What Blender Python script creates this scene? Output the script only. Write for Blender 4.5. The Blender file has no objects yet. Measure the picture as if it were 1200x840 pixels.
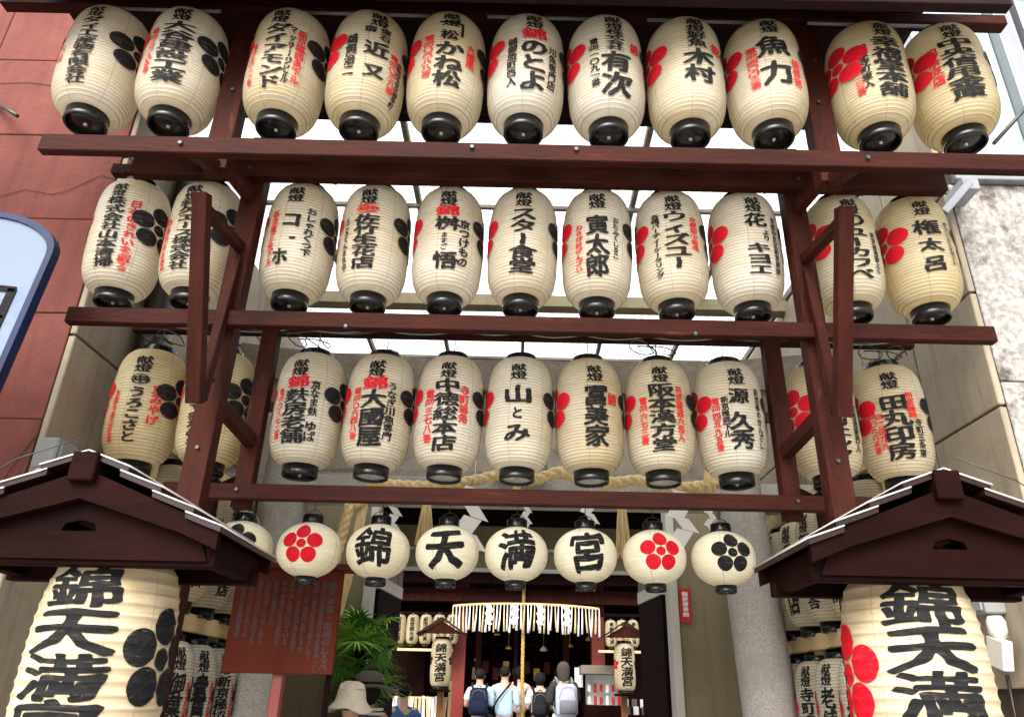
# -*- coding: utf-8 -*-
import bpy, bmesh, math, random
import numpy as np
from mathutils import Vector, Matrix, noise
R = math.radians
PI = math.pi
random.seed(7)
SC = bpy.context.scene
COL = SC.collection

# ------------------------------------------------------------------ camera
CZ = 1.55                      # eye height above the pavement
FPX = 870.6; PITCH = 0.4300; ROLL = 0.0214; CXP = 612.7
cd = bpy.data.cameras.new('camera'); cam = bpy.data.objects.new('camera', cd); COL.objects.link(cam)
cam.location = (0, 0, CZ)
cam.rotation_euler = (Matrix.Rotation(PI/2+PITCH, 3, 'X') @ Matrix.Rotation(ROLL, 3, 'Z')).to_euler()
cd.sensor_width = 36; cd.lens = 36*FPX/1200; cd.shift_x = -(CXP-600)/1200
cd.clip_start = .05; cd.clip_end = 3000
SC.camera = cam

# ------------------------------------------------------------------ light
SUN_EL, SUN_ROT = R(40), R(195)
w = bpy.data.worlds.new('World'); SC.world = w; w.use_nodes = True
nt = w.node_tree; nt.nodes.clear()
sky = nt.nodes.new('ShaderNodeTexSky'); sky.sky_type = 'NISHITA'; sky.sun_disc = False
sky.sun_elevation = SUN_EL; sky.sun_rotation = SUN_ROT; sky.dust_density = 5.0; sky.air_density = 1.2; sky.ozone_density = .6
hs = nt.nodes.new('ShaderNodeHueSaturation'); hs.inputs['Saturation'].default_value = .28
bg = nt.nodes.new('ShaderNodeBackground'); bg.inputs['Strength'].default_value = .15
wo = nt.nodes.new('ShaderNodeOutputWorld')
nt.links.new(sky.outputs[0], hs.inputs['Color']); nt.links.new(hs.outputs[0], bg.inputs[0]); nt.links.new(bg.outputs[0], wo.inputs[0])
sd = bpy.data.lights.new('sun', 'SUN'); sd.energy = 1.5; sd.angle = R(50); sd.color = (1, .96, .9)
so = bpy.data.objects.new('sun', sd); COL.objects.link(so)
dirv = Vector((math.sin(SUN_ROT)*math.cos(SUN_EL), math.cos(SUN_ROT)*math.cos(SUN_EL), math.sin(SUN_EL)))
so.rotation_euler = dirv.to_track_quat('Z', 'Y').to_euler()
SC.view_settings.view_transform = 'Standard'; SC.view_settings.look = 'None'
SC.view_settings.exposure = 1.47; SC.view_settings.gamma = 1
SC.cycles.max_bounces = 8; SC.cycles.transparent_max_bounces = 10

# ------------------------------------------------------------------ helpers
def at(px, py, D=None, X=None, h=None):
    """photo pixel -> world point on the plane y=D, x=X or z=CZ+h"""
    a, b = px-CXP, py-420
    c, s = math.cos(-ROLL), math.sin(-ROLL)
    u, v = (a*c-b*s)/FPX, -(a*s+b*c)/FPX
    d = Vector((u, math.cos(PITCH)-v*math.sin(PITCH), math.sin(PITCH)+v*math.cos(PITCH)))
    t = D/d.y if D is not None else (X/d.x if X is not None else h/d.z)
    return Vector((d.x*t, d.y*t, CZ+d.z*t))

def link(o, parent=None):
    COL.objects.link(o)
    if parent is not None: o.parent = parent
    return o
def tag(o, label=None, cat=None, group=None, kind=None):
    if label: o['label'] = label
    if cat: o['category'] = cat
    if group: o['group'] = group
    if kind: o['kind'] = kind
    return o
def thing(name, label, cat, loc=(0, 0, 0), rz=0, group=None):
    o = bpy.data.objects.new(name, None); link(o); o.location = loc; o.rotation_euler = (0, 0, rz)
    o.empty_display_size = .1
    return tag(o, label, cat, group)
def mobj(name, verts, faces, mat, parent=None, smooth=False, loc=None):
    me = bpy.data.meshes.new(name); me.from_pydata([tuple(v) for v in verts], [], faces)
    if mat: me.materials.append(mat)
    if smooth: me.shade_smooth()
    o = bpy.data.objects.new(name, me); link(o, parent)
    if loc is not None: o.location = loc
    return o
def from_bm(name, bm, mat, parent=None, smooth=False, loc=None):
    me = bpy.data.meshes.new(name); bm.normal_update(); bm.to_mesh(me); bm.free()
    if mat: me.materials.append(mat)
    if smooth: me.shade_smooth()
    o = bpy.data.objects.new(name, me); link(o, parent)
    if loc is not None: o.location = loc
    return o
def bm_box(bm, c, s, rot=None, bev=0):
    m = Matrix.Translation(Vector(c)) @ ((rot.to_4x4()) if rot is not None else Matrix.Identity(4)) @ Matrix.Diagonal((s[0], s[1], s[2], 1))
    r = bmesh.ops.create_cube(bm, size=1, matrix=m)
    if bev:
        es = list({e for v in r['verts'] for e in v.link_edges})
        bmesh.ops.bevel(bm, geom=es, offset=bev, segments=1, affect='EDGES', profile=.5)
def box(name, c, s, mat, parent=None, rot=None, bev=.004):
    bm = bmesh.new(); bm_box(bm, (0, 0, 0), s, None, bev)
    o = from_bm(name, bm, mat, parent); o.location = c
    if rot is not None: o.rotation_euler = rot.to_euler()
    return o
def span(name, x0, x1, y0, y1, z0, z1, mat, parent=None, bev=.004):
    return box(name, ((x0+x1)/2, (y0+y1)/2, (z0+z1)/2), (abs(x1-x0), abs(y1-y0), abs(z1-z0)), mat, parent, None, bev)
def bar(name, a, b, wx, wy, mat, parent=None, bev=.003, up=Vector((1, 0, 0))):
    """timber from a to b, wx wide along `up`-ish axis, wy across"""
    a, b = Vector(a), Vector(b); d = (b-a); L = d.length; z = d.normalized()
    x = (up - up.dot(z)*z).normalized(); y = z.cross(x)
    rot = Matrix((x, y, z)).transposed()
    return box(name, (a+b)/2, (wx, wy, L), mat, parent, rot, bev)
def lathe(prof, seg=32, close=False):
    V, F = [], []
    for r, z in prof:
        for k in range(seg):
            a = 2*PI*k/seg; V.append((r*math.sin(a), -r*math.cos(a), z))
    n = len(prof)
    for i in range(n-1):
        for k in range(seg):
            k2 = (k+1) % seg
            F.append((i*seg+k, i*seg+k2, (i+1)*seg+k2, (i+1)*seg+k))
    return V, F
def tube(name, pts, r, mat, parent=None, seg=6, radii=None):
    V, F = [], []; pts = [Vector(p) for p in pts]
    prev = None
    for i, p in enumerate(pts):
        t = (pts[min(i+1, len(pts)-1)]-pts[max(i-1, 0)]).normalized()
        if prev is None:
            n = t.cross(Vector((0, 0, 1)));
            if n.length < .1: n = t.cross(Vector((1, 0, 0)))
            n.normalize()
        else:
            n = (prev - prev.dot(t)*t).normalized()
        prev = n; bnm = t.cross(n); rr = radii[i] if radii else r
        for k in range(seg):
            a = 2*PI*k/seg; V.append(p+n*math.cos(a)*rr+bnm*math.sin(a)*rr)
    for i in range(len(pts)-1):
        for k in range(seg):
            F.append((i*seg+k, i*seg+(k+1) % seg, (i+1)*seg+(k+1) % seg, (i+1)*seg+k))
    F.append(tuple(range(seg))[::-1]); F.append(tuple((len(pts)-1)*seg+k for k in range(seg)))
    return mobj(name, V, F, mat, parent, True)
def copy_tree(o, parent=None):
    c = o.copy(); link(c); c.parent = parent
    for ch in o.children: copy_tree(ch, c)
    return c

# ------------------------------------------------------------------ materials
def mat(name, col, rough=.6, spec=.5, metal=0, var=.15, vscale=6, bump=.0, bscale=60, stretch=(1, 1, 1), streak=None, coat=0, dirt=None, dscale=3, drange=(.5, .62)):
    m = bpy.data.materials.new(name); m.use_nodes = True; t = m.node_tree; b = t.nodes['Principled BSDF']
    b.inputs['Roughness'].default_value = rough; b.inputs['Metallic'].default_value = metal
    b.inputs['Specular IOR Level'].default_value = spec
    if coat: b.inputs['Coat Weight'].default_value = coat; b.inputs['Coat Roughness'].default_value = .15
    tc = t.nodes.new('ShaderNodeTexCoord'); mp = t.nodes.new('ShaderNodeMapping'); mp.inputs['Scale'].default_value = stretch
    t.links.new(tc.outputs['Object'], mp.inputs[0])
    oi = t.nodes.new('ShaderNodeObjectInfo'); ad = t.nodes.new('ShaderNodeVectorMath'); ad.operation = 'MULTIPLY_ADD'
    ad.inputs[1].default_value = (7.3, 3.1, 5.7); cb = t.nodes.new('ShaderNodeCombineXYZ')
    for i in range(3): t.links.new(oi.outputs['Random'], cb.inputs[i])
    t.links.new(cb.outputs[0], ad.inputs[0]); t.links.new(mp.outputs[0], ad.inputs[2]); vec = ad.outputs[0]
    n = t.nodes.new('ShaderNodeTexNoise'); n.inputs['Scale'].default_value = vscale; n.inputs['Detail'].default_value = 8; n.inputs['Roughness'].default_value = .65
    t.links.new(vec, n.inputs['Vector'])
    r = t.nodes.new('ShaderNodeValToRGB'); r.color_ramp.elements[0].position = .3; r.color_ramp.elements[1].position = .7
    r.color_ramp.elements[0].color = (*[c*(1-var) for c in col], 1); r.color_ramp.elements[1].color = (*[min(1, c*(1+var)) for c in col], 1)
    t.links.new(n.outputs[0], r.inputs[0]); out = r.outputs[0]
    if dirt:
        n2 = t.nodes.new('ShaderNodeTexNoise'); n2.inputs['Scale'].default_value = dscale; n2.inputs['Detail'].default_value = 10; n2.inputs['Roughness'].default_value = .7
        t.links.new(vec, n2.inputs['Vector'])
        r2 = t.nodes.new('ShaderNodeValToRGB'); r2.color_ramp.elements[0].position = drange[0]; r2.color_ramp.elements[1].position = drange[1]
        t.links.new(n2.outputs[0], r2.inputs[0])
        mx = t.nodes.new('ShaderNodeMixRGB'); mx.inputs[2].default_value = (*dirt, 1)
        t.links.new(r2.outputs[0], mx.inputs[0]); t.links.new(out, mx.inputs[1]); out = mx.outputs[0]
    if streak:
        ms = t.nodes.new('ShaderNodeMapping'); ms.inputs['Scale'].default_value = (9, 9, .7); t.links.new(vec, ms.inputs[0])
        n4 = t.nodes.new('ShaderNodeTexNoise'); n4.inputs['Scale'].default_value = 1.6; n4.inputs['Detail'].default_value = 9; n4.inputs['Roughness'].default_value = .7; t.links.new(ms.outputs[0], n4.inputs['Vector'])
        r4 = t.nodes.new('ShaderNodeMapRange'); r4.inputs[1].default_value = .50; r4.inputs[2].default_value = .72; r4.inputs[3].default_value = 0; r4.inputs[4].default_value = streak[3]; t.links.new(n4.outputs[0], r4.inputs[0])
        m4 = t.nodes.new('ShaderNodeMixRGB'); m4.inputs[2].default_value = (*streak[:3], 1); t.links.new(r4.outputs[0], m4.inputs[0]); t.links.new(out, m4.inputs[1]); out = m4.outputs[0]
    t.links.new(out, b.inputs['Base Color'])
    if bump:
        n3 = t.nodes.new('ShaderNodeTexNoise'); n3.inputs['Scale'].default_value = bscale; n3.inputs['Detail'].default_value = 6
        t.links.new(vec, n3.inputs['Vector'])
        bp = t.nodes.new('ShaderNodeBump'); bp.inputs['Strength'].default_value = bump; bp.inputs['Distance'].default_value = .01
        t.links.new(n3.outputs[0], bp.inputs['Height']); t.links.new(bp.outputs[0], b.inputs['Normal'])
        rr = t.nodes.new('ShaderNodeMapRange'); rr.inputs[3].default_value = max(.05, rough-.12); rr.inputs[4].default_value = min(1, rough+.15)
        t.links.new(n.outputs[0], rr.inputs[0]); t.links.new(rr.outputs[0], b.inputs['Roughness'])
    return m
def paper_mat(name, col, stain, sscale=3.0, trans=.52, hoop=None):
    m = bpy.data.materials.new(name); m.use_nodes = True; t = m.node_tree; b = t.nodes['Principled BSDF']; out = t.nodes['Material Output']
    b.inputs['Roughness'].default_value = .5; b.inputs['Specular IOR Level'].default_value = .25
    tc = t.nodes.new('ShaderNodeTexCoord'); oi = t.nodes.new('ShaderNodeObjectInfo')
    ad = t.nodes.new('ShaderNodeVectorMath'); ad.operation = 'ADD'; sc = t.nodes.new('ShaderNodeVectorMath'); sc.operation = 'SCALE'
    cb = t.nodes.new('ShaderNodeCombineXYZ'); 
    for i in range(3): t.links.new(oi.outputs['Random'], cb.inputs[i])
    t.links.new(cb.outputs[0], sc.inputs[0]); sc.inputs['Scale'].default_value = 37
    t.links.new(tc.outputs['Object'], ad.inputs[0]); t.links.new(sc.outputs[0], ad.inputs[1])
    n = t.nodes.new('ShaderNodeTexNoise'); n.inputs['Scale'].default_value = sscale; n.inputs['Detail'].default_value = 7; n.inputs['Roughness'].default_value = .6
    t.links.new(ad.outputs[0], n.inputs['Vector'])
    r = t.nodes.new('ShaderNodeValToRGB'); r.color_ramp.elements[0].position = .38; r.color_ramp.elements[1].position = .72
    r.color_ramp.elements[0].color = (*col, 1); r.color_ramp.elements[1].color = (*stain, 1)
    t.links.new(n.outputs[0], r.inputs[0])
    # horizontal fibre streaks, fine water marks
    mp = t.nodes.new('ShaderNodeMapping'); mp.inputs['Scale'].default_value = (3, 3, 60)
    n2 = t.nodes.new('ShaderNodeTexNoise'); n2.inputs['Scale'].default_value = 3; n2.inputs['Detail'].default_value = 5
    t.links.new(ad.outputs[0], mp.inputs[0]); t.links.new(mp.outputs[0], n2.inputs['Vector'])
    r2 = t.nodes.new('ShaderNodeMapRange'); r2.inputs[1].default_value = .35; r2.inputs[2].default_value = .75; r2.inputs[3].default_value = 1.06; r2.inputs[4].default_value = .84
    t.links.new(n2.outputs[0], r2.inputs[0])
    mu = t.nodes.new('ShaderNodeVectorMath'); mu.operation = 'SCALE'
    t.links.new(r.outputs[0], mu.inputs[0]); t.links.new(r2.outputs[0], mu.inputs['Scale'])
    if hoop:
        H_, n_, hd, nseam = hoop
        sx = t.nodes.new('ShaderNodeSeparateXYZ'); t.links.new(tc.outputs['Object'], sx.inputs[0])
        def mth(op, a, b_=None):
            q = t.nodes.new('ShaderNodeMath'); q.operation = op
            for i_, v_ in enumerate((a, b_)):
                if v_ is None: continue
                if isinstance(v_, (int, float)): q.inputs[i_].default_value = v_
                else: t.links.new(v_, q.inputs[i_])
            return q.outputs[0]
        f1 = mth('FRACT', mth('ADD', mth('MULTIPLY', sx.outputs['Z'], n_/H_), n_/2+.5)); l1 = mth('LESS_THAN', mth('ABSOLUTE', mth('SUBTRACT', f1, .5)), .13)
        an = mth('ARCTAN2', sx.outputs['X'], sx.outputs['Y']); f2 = mth('FRACT', mth('ADD', mth('MULTIPLY', an, nseam/(2*PI)), 20.27)); l2 = mth('LESS_THAN', mth('ABSOLUTE', mth('SUBTRACT', f2, .5)), .012)
        k_ = mth('SUBTRACT', 1, mth('MAXIMUM', mth('MULTIPLY', l1, hd), mth('MULTIPLY', l2, .35)))
        mu2 = t.nodes.new('ShaderNodeVectorMath'); mu2.operation = 'SCALE'; t.links.new(mu.outputs[0], mu2.inputs[0]); t.links.new(k_, mu2.inputs['Scale']); mu = mu2
    t.links.new(mu.outputs[0], b.inputs['Base Color'])
    tr = t.nodes.new('ShaderNodeBsdfTranslucent'); t.links.new(mu.outputs[0], tr.inputs[0])
    mx = t.nodes.new('ShaderNodeMixShader'); mx.inputs[0].default_value = trans
    t.links.new(b.outputs[0], mx.inputs[1]); t.links.new(tr.outputs[0], mx.inputs[2]); t.links.new(mx.outputs[0], out.inputs[0])
    return m
M = {}
M['paper_a'] = paper_mat('aged_white_paper', (.84, .79, .68), (.72, .61, .42), hoop=(.69, 38, .38, 6))
M['paper_b'] = paper_mat('ivory_paper', (.80, .73, .57), (.66, .53, .31), hoop=(.69, 38, .38, 6))
M['paper_c'] = paper_mat('yellowed_paper', (.78, .69, .48), (.66, .52, .28), hoop=(.69, 38, .38, 6))
M['paper_d'] = paper_mat('clean_ivory_paper', (.84, .80, .64), (.76, .69, .48), 1.6, .3, hoop=(.272, 30, .07, 4))
M['paper_big'] = paper_mat('oiled_paper', (.66, .56, .39), (.50, .38, .21), 5, .25, hoop=(1.02, 30, .3, 10))
M['ink'] = mat('black_ink', (.009, .009, .010), .75, .12, var=.3, vscale=30)
M['ink_red'] = mat('vermilion_ink', (.46, .005, .016), .7, .1, var=.12, vscale=25)
M['ink_small_red'] = mat('faded_red_ink', (.45, .014, .02), .75, .1, var=.25, vscale=25)
M['lacquer'] = mat('black_lacquer', (.005, .005, .0055), .22, .35, var=.2, vscale=10, bump=.02, bscale=20)
M['disc'] = mat('grey_base_disc', (.42, .42, .40), .5, var=.2, vscale=20)
M['wire'] = mat('dark_wire', (.02, .02, .02), .4, .5)
M['steel'] = mat('dull_steel', (.45, .46, .47), .35, .5, metal=.9, var=.15, bump=.05)
M['wood'] = mat('oxblood_stained_timber', (.030, .0066, .0038), .6, .07, var=.5, vscale=14, bump=.5, bscale=70, stretch=(1, 1, .25), dirt=(.085, .03, .024), dscale=16, drange=(.60, .72))
M['woodx'] = mat('oxblood_stained_beam', (.027, .006, .0036), .6, .07, var=.5, vscale=14, bump=.5, bscale=70, stretch=(.2, 1, 1), dirt=(.08, .028, .022), dscale=14, drange=(.62, .74))
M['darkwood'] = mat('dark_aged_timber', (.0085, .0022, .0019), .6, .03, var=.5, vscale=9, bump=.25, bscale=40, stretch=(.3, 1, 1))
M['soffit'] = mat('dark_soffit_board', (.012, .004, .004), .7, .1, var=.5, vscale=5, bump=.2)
M['redwall'] = mat('terracotta_red_render', (.150, .052, .044), .85, .1, var=.2, vscale=3.2, bump=.5, bscale=35, dirt=(.105, .037, .032), dscale=1.8, drange=(.52, .78), streak=(.09, .035, .03, .7))
M['beige'] = mat('beige_cladding', (.29, .245, .18), .6, .25, var=.1, vscale=2.5, bump=.15, bscale=60, dirt=(.18, .15, .11), dscale=2.2, drange=(.5, .8), streak=(.12, .095, .07, .6))
M['olive'] = mat('olive_plaster', (.23, .19, .115), .7, .3, var=.12, vscale=2, bump=.15, dirt=(.2, .165, .10), dscale=2, streak=(.1, .08, .05, .5))
M['taupe'] = mat('taupe_wall', (.20, .165, .13), .7, .3, var=.2, vscale=2, bump=.2, dirt=(.1, .08, .06), dscale=2)
M['granite'] = mat('speckled_granite', (.36, .34, .31), .65, .2, var=.5, vscale=110, bump=.35, bscale=140, dirt=(.30, .28, .26), dscale=5, drange=(.48, .66))
M['rough'] = mat('rough_mottled_stone', (.30, .285, .27), .85, .2, var=.5, vscale=30, bump=1.0, bscale=34, dirt=(.075, .06, .05), dscale=8, drange=(.50, .66), streak=(.14, .12, .10, .5))
M['lintel'] = mat('weathered_brown_stone', (.17, .145, .115), .75, .2, var=.3, vscale=22, bump=.4, dirt=(.11, .085, .065), dscale=3, drange=(.45, .7))
M['highlight'] = mat('pale_edge_highlight', (.6, .58, .56), .35, .5, metal=.3)  # pale colour standing in for sky glints on the stand roofs
M['joint'] = mat('dark_joint', (.06, .045, .035), .9, .1)
M['paving'] = mat('grey_paving', (.42, .40, .37), .75, .3, var=.15, vscale=3, bump=.2)
M['white'] = mat('white_painted_trim', (.52, .50, .45), .6, var=.06, vscale=6, dirt=(.4, .36, .28), dscale=5, drange=(.6, .8))
M['whitepaper'] = mat('white_paper_streamer', (.85, .85, .83), .6, var=.03)
M['straw'] = mat('rice_straw', (.68, .52, .27), .75, .2, var=.3, vscale=60, bump=.8, bscale=90, stretch=(1, 1, .2))
M['board'] = mat('red_brown_notice_board', (.075, .014, .007), .7, .1, var=.3, vscale=4, bump=.1, stretch=(1, 1, .3))
M['boardink'] = mat('faded_black_writing', (.04, .012, .01), .6)
M['tanwood'] = mat('pale_timber', (.62, .46, .24), .5, .3, var=.2, vscale=7, bump=.15, stretch=(1, .15, 1))
M['orangewood'] = mat('varnished_brown_timber', (.25, .10, .04), .35, .5, var=.3, vscale=8, bump=.1, stretch=(1, 1, .2))
M['bluepaint'] = mat('navy_blue_frame', (.005, .012, .048), .5, .2, var=.2)
M['signface'] = mat('pale_blue_sign_face', (.15, .185, .25), .7, .1, var=.08, vscale=2, dirt=(.12, .15, .21), dscale=2)
M['greybox'] = mat('grey_plastic_box', (.22, .225, .225), .5, var=.1, dirt=(.2, .2, .19), dscale=9)
M['darkpipe'] = mat('dark_brown_downpipe', (.025, .016, .014), .4, .5, var=.3, stretch=(1, 1, .2))
M['alu'] = mat('brushed_aluminium', (.26, .27, .29), .4, .5, metal=.6, var=.15, stretch=(1, 1, .1), bump=.05)
M['leaf'] = mat('palm_leaf_green', (.07, .22, .03), .55, .3, var=.5, vscale=9)
M['leaf2'] = mat('bright_leaf_green', (.22, .42, .06), .55, .3, var=.4, vscale=9)
M['pot'] = mat('dark_glazed_pot', (.04, .03, .028), .3)
M['skin'] = mat('skin', (.50, .29, .20), .5, .4, var=.06)
M['hair'] = mat('black_hair', (.012, .010, .010), .8, .12, var=.3, stretch=(1, 1, .1))
M['hairgrey'] = mat('ash_brown_hair', (.07, .058, .052), .8, .12, var=.3, stretch=(1, 1, .1))
M['redsign'] = mat('red_sign', (.5, .02, .02), .4)
M['gold'] = mat('gilt_brass', (.75, .5, .12), .3, .5, metal=.9)
M['red'] = mat('vermilion_post', (.17, .018, .013), .42, .5, var=.25, vscale=5, bump=.1, stretch=(1, 1, .2))
def cloth(name, col): return mat(name, col, .85, .2, var=.12, vscale=14, bump=.3, bscale=25)

for k_ in ('ink', 'ink_red', 'ink_small_red'):
    t = M[k_].node_tree; b = t.nodes['Principled BSDF']; tc = t.nodes.new('ShaderNodeTexCoord'); mp = t.nodes.new('ShaderNodeMapping'); mp.inputs['Scale'].default_value = (9, 9, 55)
    n = t.nodes.new('ShaderNodeTexNoise'); n.inputs['Scale'].default_value = 2.2; n.inputs['Detail'].default_value = 5
    r = t.nodes.new('ShaderNodeMapRange'); r.inputs[1].default_value = .50; r.inputs[2].default_value = .72; r.inputs[3].default_value = 1; r.inputs[4].default_value = .45 if k_ == 'ink_small_red' else .72
    t.links.new(tc.outputs['Object'], mp.inputs[0]); t.links.new(mp.outputs[0], n.inputs['Vector']); t.links.new(n.outputs[0], r.inputs[0]); t.links.new(r.outputs[0], b.inputs['Alpha'])
# translucent roof sheet
m = bpy.data.materials.new('milky_polycarbonate'); m.use_nodes = True; t = m.node_tree; t.nodes.clear()
o_ = t.nodes.new('ShaderNodeOutputMaterial'); tr = t.nodes.new('ShaderNodeBsdfTranslucent'); tr.inputs[0].default_value = (.93, .96, .96, 1)
tp = t.nodes.new('ShaderNodeBsdfTransparent'); tp.inputs[0].default_value = (.9, .95, .96, 1); gl = t.nodes.new('ShaderNodeBsdfGlossy'); gl.inputs['Roughness'].default_value = .2
mx = t.nodes.new('ShaderNodeMixShader'); mx.inputs[0].default_value = .35; mx2 = t.nodes.new('ShaderNodeMixShader'); mx2.inputs[0].default_value = .06
t.links.new(tr.outputs[0], mx.inputs[1]); t.links.new(tp.outputs[0], mx.inputs[2]); t.links.new(mx.outputs[0], mx2.inputs[1]); t.links.new(gl.outputs[0], mx2.inputs[2]); t.links.new(mx2.outputs[0], o_.inputs[0])
M['poly'] = m
m = bpy.data.materials.new('pale_blue_glass'); m.use_nodes = True; b = m.node_tree.nodes['Principled BSDF']
b.inputs['Base Color'].default_value = (.36, .45, .47, 1); b.inputs['Roughness'].default_value = .12; b.inputs['Transmission Weight'].default_value = .25; b.inputs['IOR'].default_value = 1.2
M['glass'] = m

# ------------------------------------------------------------------ brush glyphs
GLY = {}
def prepare_glyphs(cells):
    obs = []
    for c in sorted(cells):
        if c in GLY: continue
        cu = bpy.data.curves.new('g', 'FONT'); cu.body = c.rstrip('*'); cu.resolution_u = 2
        o = bpy.data.objects.new('g', cu); COL.objects.link(o); obs.append((c, o))
    bpy.context.view_layer.update(); dg = bpy.context.evaluated_depsgraph_get()
    for key, o in obs:
        c = key.rstrip('*'); nc = 36 if key != c else 10
        me = o.evaluated_get(dg).to_mesh(); bm = bmesh.new(); bm.from_mesh(me)
        bmesh.ops.remove_doubles(bm, verts=bm.verts, dist=1e-4)
        bmesh.ops.triangulate(bm, faces=bm.faces)
        xs = [v.co.x for v in bm.verts]; ys = [v.co.y for v in bm.verts]
        if not xs: bm.free(); GLY[key] = None; continue
        if len(c) > 1 or ord(c[0]) < 0x2000:
            x0, x1, y0, y1 = min(xs), max(xs), min(ys), max(ys)
            for v in bm.verts: v.co.x = .04+.92*(v.co.x-x0)/(x1-x0); v.co.y = .12+.76*(v.co.y-y0)/(y1-y0)
        else:
            for v in bm.verts: v.co.y += .12
        if c == 'ー':
            for v in bm.verts: v.co.x, v.co.y = v.co.y, v.co.x
        comp = len(bm.verts)
        for i in range(1, nc):
            for ax in (0, 1):
                no = Vector((1, 0, 0)) if ax == 0 else Vector((0, 1, 0))
                bmesh.ops.bisect_plane(bm, geom=bm.verts[:]+bm.edges[:]+bm.faces[:], plane_co=no*(i/float(nc)+.003), plane_no=no)
        # swell the strokes like a loaded brush
        nrm = {}
        for e in bm.edges:
            if len(e.link_faces) == 1:
                d = (e.verts[1].co-e.verts[0].co); n = Vector((d.y, -d.x, 0)).normalized()
                fc = e.link_faces[0].calc_center_median()
                if n.dot(fc-e.verts[0].co) > 0: n = -n
                for v in e.verts: nrm[v] = nrm.get(v, Vector())+n*min(1, d.length*40)
        wgt = max(.013, min(.042, .045-comp*.00018))
        for v, n in nrm.items():
            if n.length < 1e-6: continue
            n = n.normalized()
            s = wgt*(1+.7*noise.noise(v.co*5+Vector((ord(c[0]) % 97, 0, 0))))
            s *= (1+.5*(v.co.x-.5)) 
            v.co.x += n.x*s*1.15; v.co.y += n.y*s*.85
        bmesh.ops.triangulate(bm, faces=bm.faces)
        bm.verts.index_update()
        GLY[key] = (np.array([(v.co.x-.5, v.co.y-.5) for v in bm.verts]), [[l.vert.index for l in f.loops] for f in bm.faces])
        bm.free(); o.evaluated_get(dg).to_mesh_clear()
    for c, o in obs: bpy.data.objects.remove(o)
def cellsof(s): return s.split() if ' ' in s else list(s)
def compose(cols, rng, fine=False):
    """cols: (text, x centre, z top, z bottom, width) -> flat verts (x,z), faces"""
    V, F, n = [], [], 0
    for (s, xc, zt, zb, wd) in cols:
        cs = cellsof(s); ch = (zt-zb)/len(cs)
        for i, c in enumerate(cs):
            g = GLY.get(c+'*') if fine and c+'*' in GLY else GLY.get(c)
            if g is None: continue
            P, T = g; u, v = P[:, 0].copy(), P[:, 1].copy()
            a, b_, ph = rng.uniform(.02, .09), rng.uniform(-.03, .03), rng.uniform(0, 6)
            v2 = v+a*u+.025*np.sin(5*u+ph); u2 = u+b_*v+.02*np.sin(6*v+ph*2)
            sc = rng.uniform(.95, 1.05)
            V.append(np.stack([xc+u2*wd*sc, zt-ch*(i+.5)+v2*ch*1.04*sc], 1))
            F += [[k+n for k in t_] for t_ in T]; n += len(P)
    return (np.concatenate(V) if V else None), F
def disc2d(cx, cz, rx, rz, seg=24, rings=3):
    V = [(cx, cz)]; F = []
    for j in range(1, rings+1):
        for k in range(seg):
            a = 2*PI*k/seg; V.append((cx+rx*j/rings*math.cos(a), cz+rz*j/rings*math.sin(a)))
    for k in range(seg): F.append([0, 1+k, 1+(k+1) % seg])
    for j in range(rings-1):
        for k in range(seg):
            a, b_ = 1+j*seg+k, 1+j*seg+(k+1) % seg; F.append([a, a+seg, b_+seg, b_])
    return V, F
def crest2d(cx, cz, pr, rr, cr, asp=1.0):
    V, F = [], []
    items = [(cx, cz, cr, cr)]+[(cx+rr*math.sin(2*PI*k/5), cz+rr*math.cos(2*PI*k/5), pr, pr*asp) for k in range(5)]
    for it in items:
        v, f = disc2d(*it); n = len(V); V += v; F += [[i+n for i in q] for q in f]
    return np.array(V), F
def wrap(name, P, F, mt, parent, rfun, rref, az=0, off=.0012):
    x, z = P[:, 0], P[:, 1]; ph = x/rref+az; r = rfun(z)+off
    V = np.stack([r*np.sin(ph), -r*np.cos(ph), z], 1)
    return mobj(name, V.tolist(), F, mt, parent)

# ------------------------------------------------------------------ lanterns
def rad_long(z, H=.69, Rm=.165, rc=.078, n=4.2):
    t_ = np.clip(np.abs(2*np.asarray(z)/H), 0, 1)
    return rc+(Rm-rc)*np.sqrt(np.clip(1-t_**n, 0, 1))
def rad_ball(z, H=.272, Rm=.152, rc=.045):
    t_ = np.clip(np.abs(2*np.asarray(z)/H), 0, .985)
    return np.maximum(rc, Rm*np.sqrt(np.clip(1-(t_*.97)**2.25, 0, 1)))
BIGH, BIGR = 1.02, .197
def rad_big(z): return rad_long(z, BIGH, BIGR, .13, 5.0)
def ribbed(z, H, n, amp, base):
    ph = (np.asarray(z)/H+.5)*n
    return base(z)+amp*(np.abs(np.sin(ph*PI))**.8)*-1
def body_mesh(name, H, n, amp, base, mt, seg=48, sub=4, dent=None):
    prof = []
    N = n*sub
    for i in range(N+1):
        z = -H/2+H*i/N
        prof.append((float(ribbed(z, H, n, amp, base)), z))
    V, F = lathe(prof, seg)
    if dent is not None:
        for i, v in enumerate(V):
            q = Vector(v); k = 1-.020*max(0, noise.noise(q*7+Vector((dent*13, 0, 0)))+.05)-.012*max(0, noise.noise(Vector((q.x*12, q.y*12, q.z*22))+Vector((0, dent*9, 0))))
            V[i] = (v[0]*k, v[1]*k, v[2])
    me = bpy.data.meshes.new(name); me.from_pydata(V, [], F); me.materials.append(mt); me.shade_smooth(); return me
MESH = {}
for k in 'abcd':
    for j_ in range(4): MESH['long_'+k+str(j_)] = body_mesh('paper_shade', .69, 38, .0048, rad_long, M['paper_'+k], 40, 3, j_+ord(k)*.37)
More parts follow.
